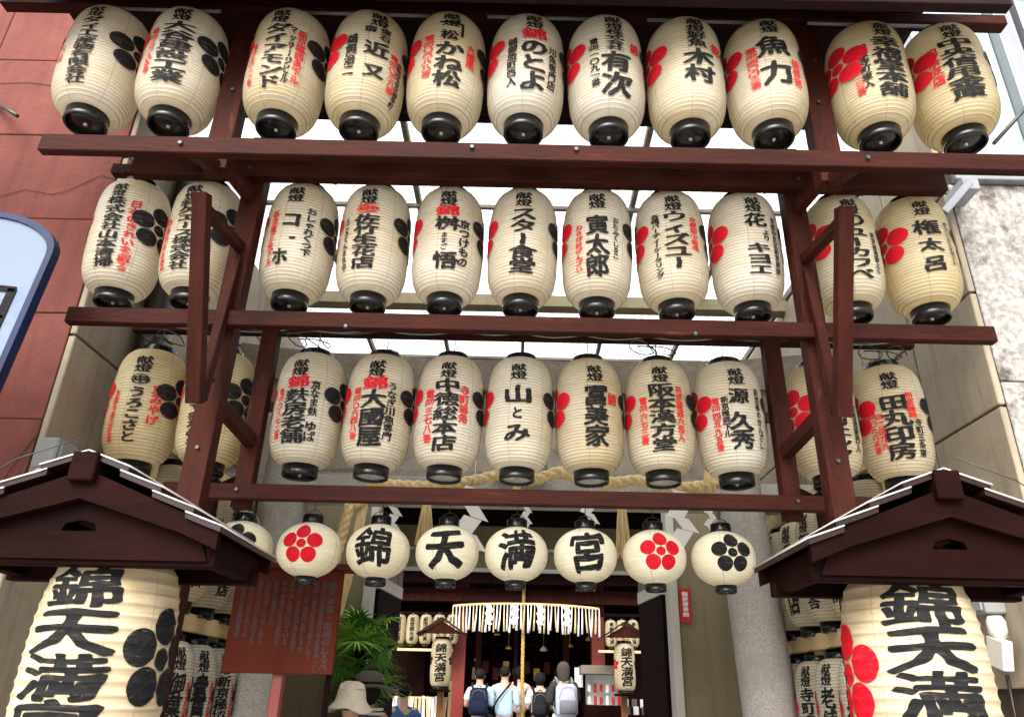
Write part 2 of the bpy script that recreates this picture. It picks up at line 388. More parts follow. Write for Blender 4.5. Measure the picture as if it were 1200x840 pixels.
MESH['ball'] = body_mesh('paper_shade', .272, 30, .0008, rad_ball, M['paper_d'], 40, 2)
MESH['big'] = body_mesh('paper_shade', BIGH, 30, .0042, rad_big, M['paper_big'], 64, 6)
def lathe_mesh(name, prof, mt, seg=32):
    V, F = lathe(prof, seg); me = bpy.data.meshes.new(name); me.from_pydata(V, [], F); me.materials.append(mt)
    bm = bmesh.new(); bm.from_mesh(me); bmesh.ops.recalc_face_normals(bm, faces=bm.faces); bm.to_mesh(me); bm.free()
    me.shade_smooth(); 
    return me
def ring_meshes(key, rc, hb, ht, H):
    MESH[key+'_bot'] = lathe_mesh('bottom_ring', [(rc-.004, -H/2-.002), (rc+.004, -H/2-.001), (rc+.005, -H/2+.004), (rc+.005, -H/2-hb+.006), (rc+.002, -H/2-hb), (rc-.004, -H/2-hb), (rc-.005, -H/2-hb+.012), (rc-.004, -H/2-.002)], M['lacquer'])
    MESH[key+'_disc'] = lathe_mesh('base_disc', [(0.0005, -H/2-hb+.016), (.012, -H/2-hb+.016), (rc-.0055, -H/2-hb+.016), (rc-.0055, -H/2-hb+.022), (.0005, -H/2-hb+.022)], M['lacquer'] if key != 'white' else M['disc'])
    MESH[key+'_bolt'] = lathe_mesh('bolt', [(.0005, -H/2-hb+.004), (.007, -H/2-hb+.005), (.008, -H/2-hb+.015)], M['steel'], 10)
    MESH[key+'_top'] = lathe_mesh('top_ring', [(rc-.006, H/2-.004), (rc+.004, H/2-.004), (rc+.005, H/2+.002), (rc+.005, H/2+ht-.004), (rc+.002, H/2+ht), (rc-.006, H/2+ht), (rc-.007, H/2-.004)], M['lacquer'])
ring_meshes('long', .078, .062, .034, .69); ring_meshes('white', .078, .062, .034, .69)
ring_meshes('ball', .045, .036, .045, .272); ring_meshes('big', .13, .05, .05, BIGH)
def bail_mesh(r, z0, hgt, name='bail'):
    V, F = [], []; pts = [Vector((r*math.cos(a), 0, z0+hgt*math.sin(a))) for a in [PI*i/12 for i in range(13)]]
    o = tube(name, pts, .0022, M['wire'], None, 5); me = o.data; bpy.data.objects.remove(o); return me
MESH['bail'] = bail_mesh(.078, .36, .062); MESH['bail_ball'] = bail_mesh(.042, .17, .04); MESH['bail_big'] = bail_mesh(.12, .54, .06)
def sub(name, me, parent, loc=None, rz=0):
    o = bpy.data.objects.new(name, me); link(o, parent)
    if loc: o.location = loc
    o.rotation_euler = (0, 0, rz); return o
def lantern(kind, name, label, loc, rz, paper, cols_b, cols_r, crests, seed, group=None, cat='paper lantern', white=False, scale=1.0, hook=.1):
    """kind long/ball/big. loc: centre of the shade. crests: (az, colour)"""
    rng = random.Random(seed)
    t = thing(name, label, cat, loc, rz, group)
    t.scale = (scale,)*3
    rf = {'long': rad_long, 'ball': rad_ball, 'big': lambda z: ribbed(z, BIGH, 30, .0042, rad_big)}[kind]
    rr = {'long': .165, 'ball': .152, 'big': BIGR}[kind]
    sub('paper_shade', MESH['long_'+paper+str(seed % 4)] if kind == 'long' else MESH[kind], t)
    k = kind if not white else 'white'
    br = sub('bottom_ring', MESH[k+'_bot'], t); dd = sub('base_disc', MESH[k+'_disc'], br); sub('bolt', MESH[k+'_bolt'], br)
    sub('top_ring', MESH[k+'_top'], t)
    sub('bail', MESH['bail' if kind == 'long' else 'bail_'+kind], t, None, rng.uniform(-.4, .4))
    if hook:
        z0 = {'long': .42, 'ball': .21, 'big': .6}[kind]
        o = tube('hook', [(0, 0, z0), (.004, 0, z0+hook*.5), (0, 0, z0+hook)], .0025, M['wire'], t, 5)
    off = .0016 if kind != 'big' else .0022
    fine = kind == 'big'
    for c_ in cols_b:
        P, F = compose([c_], rng, fine)
        if P is not None: wrap('black_lettering', P, F, M['ink'], t, rf, rr, 0, off)
    for c_ in cols_r:
        P, F = compose([c_], rng)
        if P is not None: wrap('red_lettering', P, F, M['ink_red' if c_[0] in ('錦', '( 錦 )') else 'ink_small_red'], t, rf, rr, 0, off+.0004)
    for az, c, cz, s in crests:
        P, F = crest2d(0, cz, .043*s, .0745*s, .026*s)
        wrap('crest', P, F, M['ink_red'] if c == 'r' else M['ink'], t, rf, rr, R(az), off+.0008)
    return t

# each row: (key, rotation, paper, main, black columns, red columns)
# a column: (text, x, top, bottom, width) with heights as fractions of the shade from its top
KT = ('献燈', 0, .05, .225, .072)
ROW1 = [
 (2, 'a', [KT[:2]+(.05, .2, .06), ('ダイ工産物有限会社', 0, .2, .93, .075)], [('うめ', -.10, .5, .7, .03)], 'leftmost of the top row beside the red wall, broad black crest'),
 (10, 'a', [KT, ('大谷建設工業', 0, .23, .9, .125)], [('電 (221) 三 二 九 五 番', -.098, .3, .8, .03)], 'second from left in the top row, six stacked bold characters'),
 (-3, 'b', [KT, ('ダイアモンド', 0, .235, .92, .098), ('マッサージビル', .066, .25, .86, .026)], [('新京極四条下ル', .105, .27, .85, .036), ('電 (221) 五 〇 八 一 番', -.1, .42, .86, .026)], 'third from left in the top row, right of the upper post'),
 (24, 'b', [KT, ('宿', -.035, .235, .31, .05), ('懐石', .03, .22, .37, .045), ('近', 0, .4, .56, .1), ('又', 0, .65, .79, .085), ('鵜飼治二', -.105, .34, .8, .045), ('京都市中京区御幸町', .12, .48, .95, .03)], [('電 (221) 〇 三 九 番', .085, .45, .86, .04)], 'fourth from left in the top row, two spread black characters'),
 (9, 'b', [KT, ('松', -.005, .27, .38, .07), ('かね松', 0, .4, .88, .115)], [('電 (221) 〇 〇 八 八 番', -.092, .32, .78, .042), ('大國屋', .095, .36, .62, .04)], 'fifth from left in the top row, roof shaped mark over bold writing'),
 (11, 'a', [KT, ('のとよ', 0, .35, .9, .115), ('錦御旅町西入', -.092, .34, .86, .038), ('川魚専門店', .088, .37, .84, .04)], [('錦', 0, .225, .35, .1)], 'middle of the top row, red character above three rounded ones'),
 (9, 'a', [KT, ('株式会社', 0, .225, .46, .07), ('有次', 0, .47, .92, .125), ('電 (221) 一 〇 九 一 番', -.092, .31, .82, .036)], [('錦', .092, .32, .44, .05)], 'seventh from left in the top row, two large characters at its foot'),
 (8, 'b', [KT, ('鮮魚', 0, .225, .4, .075), ('木村', 0, .42, .78, .125)], [('錦', .09, .32, .43, .05)], 'eighth from left in the top row, small red character at its right'),
 (-3, 'b', [KT, ('魚', 0, .27, .48, .125), ('力', 0, .56, .79, .12)], [('電 (221) 四 〇 〇 三 番', -.092, .36, .8, .042), ('錦焼物', .09, .5, .8, .04)], 'ninth from left in the top row, left of the upper right post'),
 (5, 'c', [KT, ('幸福堂本舗', 0, .23, .88, .12), ('松原寺町東入', -.1, .3, .78, .036)], [('電 三 五 一 二 三 番', -.132, .4, .82, .034)], 'second from right in the top row, broad red crest'),
 (-12, 'c', [KT, ('中央信用金庫', 0, .23, .88, .125)], [('四条支店', -.096, .28, .68, .045)], 'rightmost of the top row next to the glass wall'),
]
ROW2 = [
 (0, 'a', [KT[:2]+(.05, .2, .06), ('株式会社山本清掃', 0, .2, .9, .082)], [('日本のきれいを創る', .088, .22, .92, .05)], 'leftmost of the second row, long red column beside the black one'),
 (-5, 'a', [KT, ('利久エース株式会社', 0, .22, .92, .09), ('せんぐくい', .09, .3, .7, .035)], [('京都市中京区', -.1, .4, .9, .03)], 'second from left in the second row, partly behind a strut'),
 (0, 'a', [KT, ('コ', 0, .33, .49, .085), ('・', .02, .55, .65, .1), ('ホ', -.03, .7, .86, .07), ('おしゃれくつ下', .085, .27, .76, .045)], [('新京極三条下ル', -.085, .3, .86, .034)], 'third from left in the second row, widely spaced angular letters'),
 (-4, 'a', [KT, ('佐竹生花店', 0, .34, .88, .105), ('ところてんまちや', -.1, .33, .88, .03)], [('( 錦 )', 0, .225, .33, .1)], 'fourth from left in the second row, bracketed red character on top'),
 (2, 'a', [KT, ('桝', 0, .35, .49, .1), ('ますご', -.01, .52, .7, .03), ('悟', 0, .71, .88, .11), ('京つけもの', .085, .36, .84, .05)], [('錦', 0, .225, .34, .1)], 'fifth from left in the second row, gap between its black characters'),
 (0, 'a', [KT, ('スター食堂', 0, .235, .9, .115)], [], 'middle of the second row, five bold characters without small print'),
 (-5, 'a', [KT, ('寅太郎', 0, .29, .9, .1), ('おたふくしるこ', .088, .3, .72, .03)], [('わらび餅ぜんざい', -.088, .37, .85, .034)], 'seventh from left in the second row, three widely spaced characters'),
 (-3, 'a', [KT, ('ウィズユー', 0, .235, .82, .115), ('各種パーティーケータリング', -.092, .24, .88, .038)], [('京都錦小路通', .09, .28, .62, .038)], 'eighth from left in the second row, long small print at left'),
 (3, 'a', [KT, ('花', 0, .235, .38, .1), ('より', .045, .4, .52, .035), ('キヨエ', 0, .54, .85, .11), ('京都中京区新京極錦', .095, .25, .82, .03)], [], 'ninth from left in the second row, beside the right post'),
 (-2, 'b', [KT, ('〇', .0, .235, .36, .1), ('ユーカワベ', 0, .37, .88, .11), ('新京極通錦上ル', .09, .4, .82, .028)], [], 'second from right in the second row, ring mark, behind a strut'),
 (-8, 'c', [KT, ('権', 0, .27, .43, .115), ('太', 0, .47, .6, .1), ('呂', 0, .65, .8, .1), ('めんるいとんじんそばうどん', .1, .28, .72, .026)], [], 'rightmost of the second row, yellowed, before the rough stone pier'),
]
ROW3 = [
 (9, 'c', [KT, ('㊥', 0, .24, .35, .08), ('うろこさと', 0, .37, .9, .075)], [('京みやげ', .088, .33, .72, .05), ('京都市東山区通', -.098, .4, .9, .026)], 'leftmost of the third row, yellowed, above the left gabled roof'),
 (-4, 'c', [KT, ('京都文彩堂', 0, .25, .9, .09)], [('錦市場東入', .08, .4, .85, .036)], 'second from left in the third row, mostly behind the left post'),
 (-7, 'a', [KT, ('麩房老舗', 0, .36, .88, .105), ('京なま麩', .085, .27, .62, .042), ('ゆば', .085, .67, .86, .05)], [('錦', 0, .225, .35, .1), ('電 (221) 〇 八 七 二 番', -.085, .34, .84, .032)], 'third from left in the third row, red over four black characters'),
 (0, 'a', [KT, ('大國屋', 0, .36, .9, .11), ('うなぎ川魚専門', .085, .27, .84, .045)], [('錦', 0, .225, .35, .105), ('電 (221) 〇 六 四 八 番', -.085, .33, .84, .038)], 'fourth from left in the third row, red over three large characters'),
 (0, 'a', [KT, ('中徳総本店', 0, .235, .93, .11)], [('寺町錦角', .085, .29, .66, .045), ('電 (221) 三 七 八 番', -.085, .34, .86, .044)], 'fifth from left in the third row, black column between two red'),
 (-3, 'a', [KT, ('山', 0, .28, .46, .125), ('と', 0, .5, .62, .055), ('み', 0, .66, .84, .125)], [], 'middle of the third row, three simple characters on blank paper'),
 (6, 'b', [KT, ('冨美家', 0, .27, .86, .105)], [('錦', .085, .33, .45, .05)], 'seventh from left in the third row, one small red character at right'),
 (-6, 'b', [KT, ('阪本漢方堂', 0, .235, .9, .115)], [('電 (221) 六 七 三 番', -.09, .36, .82, .036), ('新京極通六角入', .088, .25, .8, .036)], 'eighth from left in the third row, five heavy characters'),
 (2, 'a', [KT, ('源', 0, .26, .42, .095), ('久秀', 0, .5, .85, .1), ('新京極錦下ル', -.068, .34, .74, .034), ('新京極のかんざし', .1, .25, .84, .028)], [('電 (221) 四 五 九 五 番', -.112, .34, .86, .036)], 'ninth from left in the third row, red digits beside the crest'),
 (5, 'b', [KT, ('木村クリニック', 0, .24, .93, .1), ('新京極通錦西入', .09, .3, .85, .034)], [], 'second from right in the third row, crossed by the right post'),
 (-20, 'b', [KT, ('田丸印房', 0, .28, .9, .12), ('寺町三条東', .098, .52, .88, .034)], [('新京極錦', .075, .26, .52, .04), ('電 (223) 〇 九 六 五 番', -.105, .38, .82, .034), ('(231) 二 四 九 六', -.07, .45, .8, .03)], 'rightmost of the third row, two columns of red digits'),
]
ROW4 = [('梅', 'b', ''), ('梅', 'r', ''), ('錦', '', ''), ('天', '', ''), ('満', '', ''), ('宮', '', ''), ('梅', 'r', ''), ('梅', 'b', '')]
allc = set('献燈錦天満宮御祈祷奉納')
for row in (ROW1, ROW2, ROW3):
    for r_ in row:
        for c in r_[2]+r_[3]: allc |= set(cellsof(c[0]))
allc |= {'松', '錦*', '天*', '満*', '宮*'}
NOTE = ['錦天満宮・由緒のしるべ', '当社は菅原道真公を主祭神とし', '学問と商売繁盛の神として', '古くより市民に親しまれ', '境内には名水が湧き出で', '錦の水と呼ばれている', '平安の昔六条河原院の', '旧地に創建され', '天正年間この地に移る', '例祭は五月に斎行され', '末社は七社を数える', '京都錦小路東詰鎮座']
for s in NOTE: allc |= set(s)
prepare_glyphs(allc)

X0 = -.0123; P_ = .36; G_ = .113
def rowx(i):        # i = -5..5
    return X0+i*P_+(-G_ if i < -3 else G_ if i > 3 else 0)
GRP = {1: 'offering lanterns of the top row', 2: 'offering lanterns of the second row', 3: 'offering lanterns of the third row'}
ROWS = {1: (2.5321, 2.2176, 2.8411, ROW1), 2: (3.0544, 1.6335, 2.2769, ROW2), 3: (3.5858, .9746, 1.6148, ROW3)}
HB = .69
for rn, (D, zb, zt, data) in ROWS.items():
    sc = (zt-zb)/(.69+.062)
    zc = CZ+zb+.062*sc+.345*sc
    for k, (rot, pap, bl, rd, lab) in enumerate(data):
        def conv(c): return (c[0], c[1], HB/2-(.075+.905*c[2])*HB, HB/2-(.075+.905*c[3])*HB, c[4]*1.12)
        mains = 'cream lantern, '+lab
        t = lantern('long', 'paper_lantern', mains, (rowx(k-5), D, zc), R(rot), pap,
                    [conv(c) for c in bl], [conv(c) for c in rd], [(-75 if k > 8 else -92, 'r', .03, 1.2), (75 if k < 2 else 92, 'b', .03, 1.2)],
                    rn*100+k, GRP[rn], white=(rn == 3 and 3 <= k <= 7), scale=1, hook={1: .06, 2: .06, 3: .125}[rn])
        wx = {1: 1.045, 2: 1.015, 3: 1.05}[rn]; t.scale = (wx, wx, sc); rgt = random.Random(rn*31+k); t.rotation_euler[0] = R(rgt.uniform(-1.6, 1.6)); t.rotation_euler[1] = R(rgt.uniform(-1.4, 1.4))
        if rn == 1 and k == 4:   # roof shaped mark over the name
            P = []; F = []
            for (x0, x1, z0, z1) in ((-.052, .055, .175, .188), (.043, .055, .09, .175)):
                n0 = len(P)
                for i in range(9):
                    P += [(x0+(x1-x0)*i/8, z0), (x0+(x1-x0)*i/8, z1)]
                F += [[n0+2*i, n0+2*i+2, n0+2*i+3, n0+2*i+1] for i in range(8)]
            wrap('roof_mark', np.array(P), F, M['ink'], t, rad_long, .165, 0, .0018)
BL = ['round white lantern with a black plum crest, tucked beside the left lantern roof', 'round white lantern with a red plum crest, above the brown notice board',
      'round white lantern with one dense black character, third from the left in the bottom row', 'round white lantern with a simple four stroke black character, between two denser ones',
      'round white lantern with a black water radical character, at the centre of the bottom row', 'round white lantern with a roofed black character, left of the right red crest',
      'round white lantern with a red plum crest, right of the four lettered round lanterns', 'round white lantern with a black plum crest, in front of the right granite pillar']
for k, (c, cr, _) in enumerate(ROW4):
    z = CZ+.5138+.036+.136
    t = lantern('ball', 'round_lantern', BL[k], (X0+(k-4)*P_, 3.947, z), R([8, 0, 0, 0, 0, 0, 2, 2][k]), 'd',
                [] if cr else [(c, 0, .100, -.094, .19)], [], [(0, cr, .006, .86)] if cr else [], 400+k, 'round lanterns of the bottom row', 'round lantern', hook=.085); t.scale = (1.08, 1.08, 1)

# ------------------------------------------------------------------ timber frame
FX = 1.30
fr = thing('timber_frame', 'stepped dark oxblood timber frame of posts, beams and struts carrying rows of paper lanterns', 'timber frame', (0, 3, 0))
def ft(fn, name, *a, **k):
    o = fn(name, *a, **k); o.parent = fr; o.matrix_parent_inverse = Matrix.Translation((0, -3, 0)); return o
def fspan(name, *a, mt='woodx'):
    return ft(span, name, *a, M[mt])
def fbar(name, a, b, wx, wy, mt='wood'):
    return ft(bar, name, a, b, wx, wy, M[mt])
pA = at(47, 176, D=2.28); pB = at(1225, 190, D=2.28)
z1 = CZ+1.975; 
def hz(y, D, x=613): return at(x, y, D=D).z
fspan('beam', at(47, 176, D=2.28).x, 2.15, 2.26, 2.30, hz(188, 2.25)+.012, hz(166, 2.25)-.0)
fspan('beam', at(155, 205, D=2.86).x, at(1105, 215, D=2.86).x, 2.83, 2.89, hz(212, 2.83), hz(186, 2.83)+.03)
fspan('beam', at(75, 380, D=2.86).x, at(1166, 390, D=2.86).x, 2.85, 2.894, hz(391, 2.85)+.012, hz(370, 2.85))
fspan('beam', at(190, 580, D=3.46).x, at(1022, 590, D=3.46).x, 3.44, 3.492, hz(593, 3.44)+.008, hz(573, 3.44))
# hanging rails behind each row
fspan('hanging_rail', -2.5, 2.25, 2.50, 2.56, CZ+2.93, CZ+2.99)
fspan('hanging_rail', -2.1, 2.1, 3.03, 3.08, CZ+2.37, CZ+2.43)
fspan('hanging_rail', -2.1, 2.1, 3.57, 3.62, CZ+1.755, CZ+1.81)
fspan('hanging_rail', -1.9, 1.9, 3.93, 3.975, CZ+.945, CZ+.99)
for s in (-1, 1):
    xo = X0+s*1.317
    fbar('post', (xo, 2.575, CZ+2.02), (xo, 2.575, CZ+3.2), .105, .08)
    xm = X0+s*1.295
    fbar('post', (xm, 2.935, 0), (xm, 2.935, CZ+2.5), .098, .08)
    fbar('post', (xo, 3.53, CZ+.80), (xo, 3.53, CZ+1.80), .085, .07)
    fbar('post', (X0+s*1.65, 3.955, CZ+.75), (X0+s*1.65, 3.955, CZ+1.05), .07, .07)
    # front hanging strut with its two braces
    xs = X0+s*1.275
    fbar('strut', (xs, 2.745, CZ+1.035), (xs, 2.42, CZ+1.80), .060, .055)
    fbar('brace', (xs, 2.47, CZ+1.76), (xm, 2.90, CZ+1.86), .042, .045)
    fbar('brace', (xs, 2.78, CZ+1.07), (xm-s*.0, 2.90, CZ+1.80), .04, .05)
    fbar('tie', (xo, 2.55, CZ+2.10), (xm, 2.90, CZ+2.14), .05, .06)
    fbar('tie', (xo, 2.31, CZ+1.93), (xo, 2.60, CZ+2.06), .05, .05)
    fbar('tie', (xm, 3.0, CZ+1.13), (xo, 3.5, CZ+1.13), .05, .065)
    fbar('tie', (xo, 3.6, CZ+.985), (xo+s*.3, 3.93, CZ+.985), .04, .05)

bm = bmesh.new(); bmesh.ops.create_cone(bm, cap_ends=True, segments=8, radius1=.011, radius2=.008, depth=.012, matrix=Matrix.Rotation(PI/2, 4, 'X')); boltm = bpy.data.meshes.new('bolt'); bm.to_mesh(boltm); bm.free(); boltm.materials.append(M['wire'])
for s in (-1, 1):
    for x, y, z in ((X0+s*1.295, 2.846, CZ+1.43), (X0+s*1.295, 2.826, CZ+2.26), (X0+s*1.317, 3.434, CZ+.87), (X0+s*1.317, 2.254, CZ+1.91), (X0+s*1.295, 2.89, CZ+.9), (X0+s*1.295, 2.89, CZ+1.2), (X0+s*1.31, 2.53, CZ+2.45), (X0+s*1.33, 2.53, CZ+2.7), (X0+s*.2, 2.254, CZ+1.92), (X0+s*.75, 2.846, CZ+1.44)):
        o = sub('bolt', boltm, fr, (x, y-3, z))
XE = at(142, 190, D=3.3).x; XW = at(1160, 400, D=3.3).x
# soffit / canopy above the top row
cp = thing('canopy', 'dark brown timber canopy with rafters above the top lantern row', 'canopy', (0, 2.7, CZ+3.2))
def cpart(o): o.parent = cp; o.matrix_parent_inverse = Matrix.Translation((0, -2.7, -CZ-3.2)); return o
xr = at(1125, 10, D=2.45).x
y = 2.22; i = 0
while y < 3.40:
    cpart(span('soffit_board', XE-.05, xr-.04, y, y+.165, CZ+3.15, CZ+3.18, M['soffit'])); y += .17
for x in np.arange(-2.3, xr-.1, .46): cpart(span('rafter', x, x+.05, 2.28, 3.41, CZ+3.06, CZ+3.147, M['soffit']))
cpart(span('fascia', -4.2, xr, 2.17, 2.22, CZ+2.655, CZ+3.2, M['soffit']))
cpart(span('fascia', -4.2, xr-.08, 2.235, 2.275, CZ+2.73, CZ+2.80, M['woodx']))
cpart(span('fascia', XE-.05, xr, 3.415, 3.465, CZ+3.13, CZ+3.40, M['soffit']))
for k, (a, b_) in enumerate(((-2.0, -1.45), (-1.1, -.45), (-.2, .35), (.55, 1.05), (1.3, 1.9))):
    tag(tube('light_tube', [(a, 2.50, CZ+2.905), (b_, 2.50, CZ+2.90)], .009, M['greybox'], None, 6), ['thin grey conduit over the two leftmost top lanterns', 'thin grey conduit over the fourth top lantern', 'thin grey conduit over the middle top lantern', 'thin grey conduit over the eighth top lantern', 'thin grey conduit over the two rightmost top lanterns'][k], 'conduit', 'conduits under the canopy')

# ------------------------------------------------------------------ buildings at the sides
def wall_front(name, label, x0, x1, y, z0, z1, pw, ph, mt, gap=.007, zoff=0, cat='wall'):
    t = thing(name, label, cat, ((x0+x1)/2, y, 0))
    o = span('wall_core', x0, x1, y+.03, y+.3, z0, z1, M['joint'], None, 0); o.parent = t; o.matrix_parent_inverse = Matrix.Translation((-(x0+x1)/2, -y, 0))
    edge = x1 if x0 < -1 else x0; sgn = -1 if x0 < -1 else 1
    nx = int(math.ceil(abs(x1-x0)/pw)); zz = zoff
    cache = {}
    while zz < z1:
        a, b_ = max(z0, zz), min(z1, zz+ph-gap)
        if b_-a > .02:
            for i in range(nx):
                stag = 0
                xa = edge+sgn*(i*pw); xb = edge+sgn*(min((i+1)*pw, abs(x1-x0))-gap)
                lo, hi = min(xa, xb), max(xa, xb)
                if hi-lo < .02: continue
                o = span('panel', lo, hi, y-.005+random.uniform(0, .003), y+.031, a, b_, M[mt], None, .004)
                o.parent = t; o.matrix_parent_inverse = Matrix.Translation((-(x0+x1)/2, -y, 0))
        zz += ph
    return t
wall_front('building_wall', 'terracotta red rendered wall with cracked panel joints at the upper left', XE-4.5, XE, 3.3, 0, CZ+5.0, .93, .56, 'redwall', .004, zoff=.46)
wall_front('building_wall', 'rough mottled grey and white stone pier on the right behind the lanterns', XW, XW+4.0, 3.3, 0, CZ+2.62, 1.9, 3.0, 'rough', cat='wall')
def wall_side(label, x, y0, y1, z1, s, pw, ph, zoff):
    t = thing('side_wall', label, 'wall', (x, (y0+y1)/2, 0))
    inv = Matrix.Translation((-x, -(y0+y1)/2, 0))
    o = span('wall_core', x+s*.03, x+s*.25, y0, y1, 0, z1, M['joint'], None, 0); o.parent = t; o.matrix_parent_inverse = inv
    zz = zoff-ph*3
    while zz < z1:
        a, b_ = max(0, zz), min(z1, zz+ph-.012); yy = y0
        if b_-a > .02:
            while yy < y1:
                o = span('panel', x-s*.004, x+s*.031, yy, min(yy+pw-.012, y1), a, b_, M['beige'], None, .005); o.parent = t; o.matrix_parent_inverse = inv
                yy += pw
        zz += ph
    return t
rw = [o for o in bpy.data.objects if o.get('label', '').startswith('terracotta')][0]
for pts in (((0, 230), (30, 222), (60, 228), (78, 224), (100, 214), (118, 206), (140, 212)), ((0, 98), (34, 97), (60, 100), (101, 98)), ((5, 560), (30, 525), (42, 512)), ((128, 200), (134, 192), (139, 195))):
    P = [at(a, b_, D=3.292)+Vector((0, 0, random.uniform(-.003, .003))) for a, b_ in pts]
    o = tube('crack', P, .0018, M['joint'], None, 4); o.parent = rw; o.matrix_parent_inverse = Matrix.Translation(-rw.location)
wall_side('beige panelled passage wall on the left behind the dark downpipe', XE+.03, 3.305, 8.5, CZ+3.2, -1, 1.15, 1.1, CZ+1.6)
wall_side('beige panelled passage wall on the right behind the second big lantern', XW-.03, 3.305, 8.5, CZ+3.2, 1, .62, .62, CZ+1.95)
dp = tag(tube('downpipe', [(XE+.12, 3.85, z) for z in (0, 1, 2, 3, CZ+3.1)], .085, M['darkpipe'], None, 14), 'thick dark brown downpipe running up the left beige wall', 'downpipe')
# glass and aluminium wall upper right
gw = thing('glass_wall', 'pale blue glass wall with brushed aluminium frame at the upper right corner', 'glass wall', (XW+.6, 3.3, CZ+2.65))
def gp(o): o.parent = gw; o.matrix_parent_inverse = Matrix.Translation((-XW-.6, -3.3, -CZ-2.65)); return o
gx = at(1172, 80, D=3.3).x
gp(span('pane', XW+.02, gx-.005, 3.30, 3.312, CZ+2.74, CZ+6, M['glass'], None, 0)); gp(span('mullion', gx+.14, gx+.16, 3.2, 3.29, CZ+2.74, CZ+6, M['alu']))
for i, x in enumerate((gx, gx+.95, gx+1.9)):
    gp(span('mullion', x, x+.11, 3.22, 3.42, CZ+2.64, CZ+6, M['alu'])); gp(span('pane', x+.112, x+.838, 3.30, 3.312, CZ+2.74, CZ+6, M['glass'], None, 0))
gp(span('transom', XW+.02, XW+3.0, 3.25, 3.40, CZ+2.625, CZ+2.735, M['alu'])); gp(span('transom', XW+.02, XW+3.0, 3.26, 3.39, CZ+4.1, CZ+4.18, M['alu']))
gp(tube('stay_cable', [at(1165, 168, D=3.1), at(1235, 90, D=3.1)], .012, M['wire']))

# ------------------------------------------------------------------ translucent roof
rf = thing('translucent_roof', 'bright milky corrugated roof sheets on thin steel rafters over the passage', 'roof', (0, 5.4, CZ+3.28))
RI = Matrix.Translation((0, -5.4, -CZ-3.28))
def rp(o): o.parent = rf; o.matrix_parent_inverse = RI; return o
RX = [-2.32+.772*i for i in range(7)]
def sheet_mesh(L, wv=10, amp=.014, W=.772):
    V, F = [], []; n = wv*8
    for j in range(2):
        for i in range(n+1): V.append((W*i/n, L*j, amp*math.sin(2*PI*i/8)))
    for i in range(n): F.append((i, i+1, n+2+i, n+1+i))
    me = bpy.data.meshes.new('roof_sheet'); me.from_pydata(V, [], F); me.materials.append(M['poly']); me.shade_smooth(); return me
for (ya, yb) in ((3.47, 5.74), (5.78, 7.42)):
    me = sheet_mesh(yb-ya)
    for x in RX[:-1]:
        o = bpy.data.objects.new('roof_sheet', me); link(o); o.location = (x, ya, CZ+3.32+random.uniform(0, .004)); rp(o)
for x in RX: rp(span('rafter', x-.0175, x+.0175, 3.47, 7.44, CZ+3.235, CZ+3.295, M['taupe']))
rp(span('purlin', -2.45, 2.45, 5.70, 5.83, CZ+3.12, CZ+3.23, M['olive']))
for yy in (4.4, 6.45, 7.0): rp(span('purlin', -2.45, 2.45, yy, yy+.03, CZ+3.20, CZ+3.232, M['taupe']))
rp(span('purlin', -2.45, 2.45, 7.40, 7.46, CZ+3.15, CZ+3.36, M['white']))

# ------------------------------------------------------------------ ground and far setting
g = mobj('ground', [(-400, -400, -.02), (400, -400, -.02), (400, 400, -.02), (-400, 400, -.02)], [(0, 1, 2, 3)], M['paving']); tag(g, kind='structure')
pv = thing('pavement', '', ''); 
for k in ('label', 'category'): 
    if k in pv.keys(): del pv[k]
pv['kind'] = 'structure'
me = None
for iy in range(14):
    for ix in range(7):
        if me is None:
            o = box('paving_slab', (0, 0, 0), (.69, .69, .05), M['granite'], pv, None, .004); me = o.data
        else:
            o = bpy.data.objects.new('paving_slab', me); link(o, pv)
        o.location = (-2.1+ix*.7, 1.2+iy*.7, -.022+random.uniform(-.001, .002))

# back wall over the passage, inner lintel
bw = thing('passage_wall', 'taupe wall above the inner gateway behind the third lantern row', 'wall', (0, 7.5, CZ+2))
BI = Matrix.Translation((0, -7.5, -CZ-2))
def bp_(o): o.parent = bw; o.matrix_parent_inverse = BI; return o
for i in range(6): bp_(span('panel', -2.4+i*.81, -2.4+i*.81+.80, 7.46, 7.62, CZ+2.05, CZ+3.14, M['taupe']))
bp_(span('fascia', -2.45, 2.45, 7.40, 7.46, CZ+2.0, CZ+2.12, M['lintel']))
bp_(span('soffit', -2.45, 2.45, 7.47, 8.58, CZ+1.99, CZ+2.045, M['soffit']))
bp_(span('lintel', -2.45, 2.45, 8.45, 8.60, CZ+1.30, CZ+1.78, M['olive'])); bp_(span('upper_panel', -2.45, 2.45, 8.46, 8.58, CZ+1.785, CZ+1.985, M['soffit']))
bp_(span('lintel_trim', -2.45, 2.45, 8.42, 8.447, CZ+1.50, CZ+1.53, M['white']))
bp_(span('lintel_trim', -2.45, 2.45, 8.41, 8.447, CZ+1.27, CZ+1.31, M['white']))
for x in (-1.7, -.9, -.1, .75, 1.5): bp_(span('soffit_rib', x, x+.09, 7.5, 8.4, CZ+1.91, CZ+1.988, M['darkwood']))
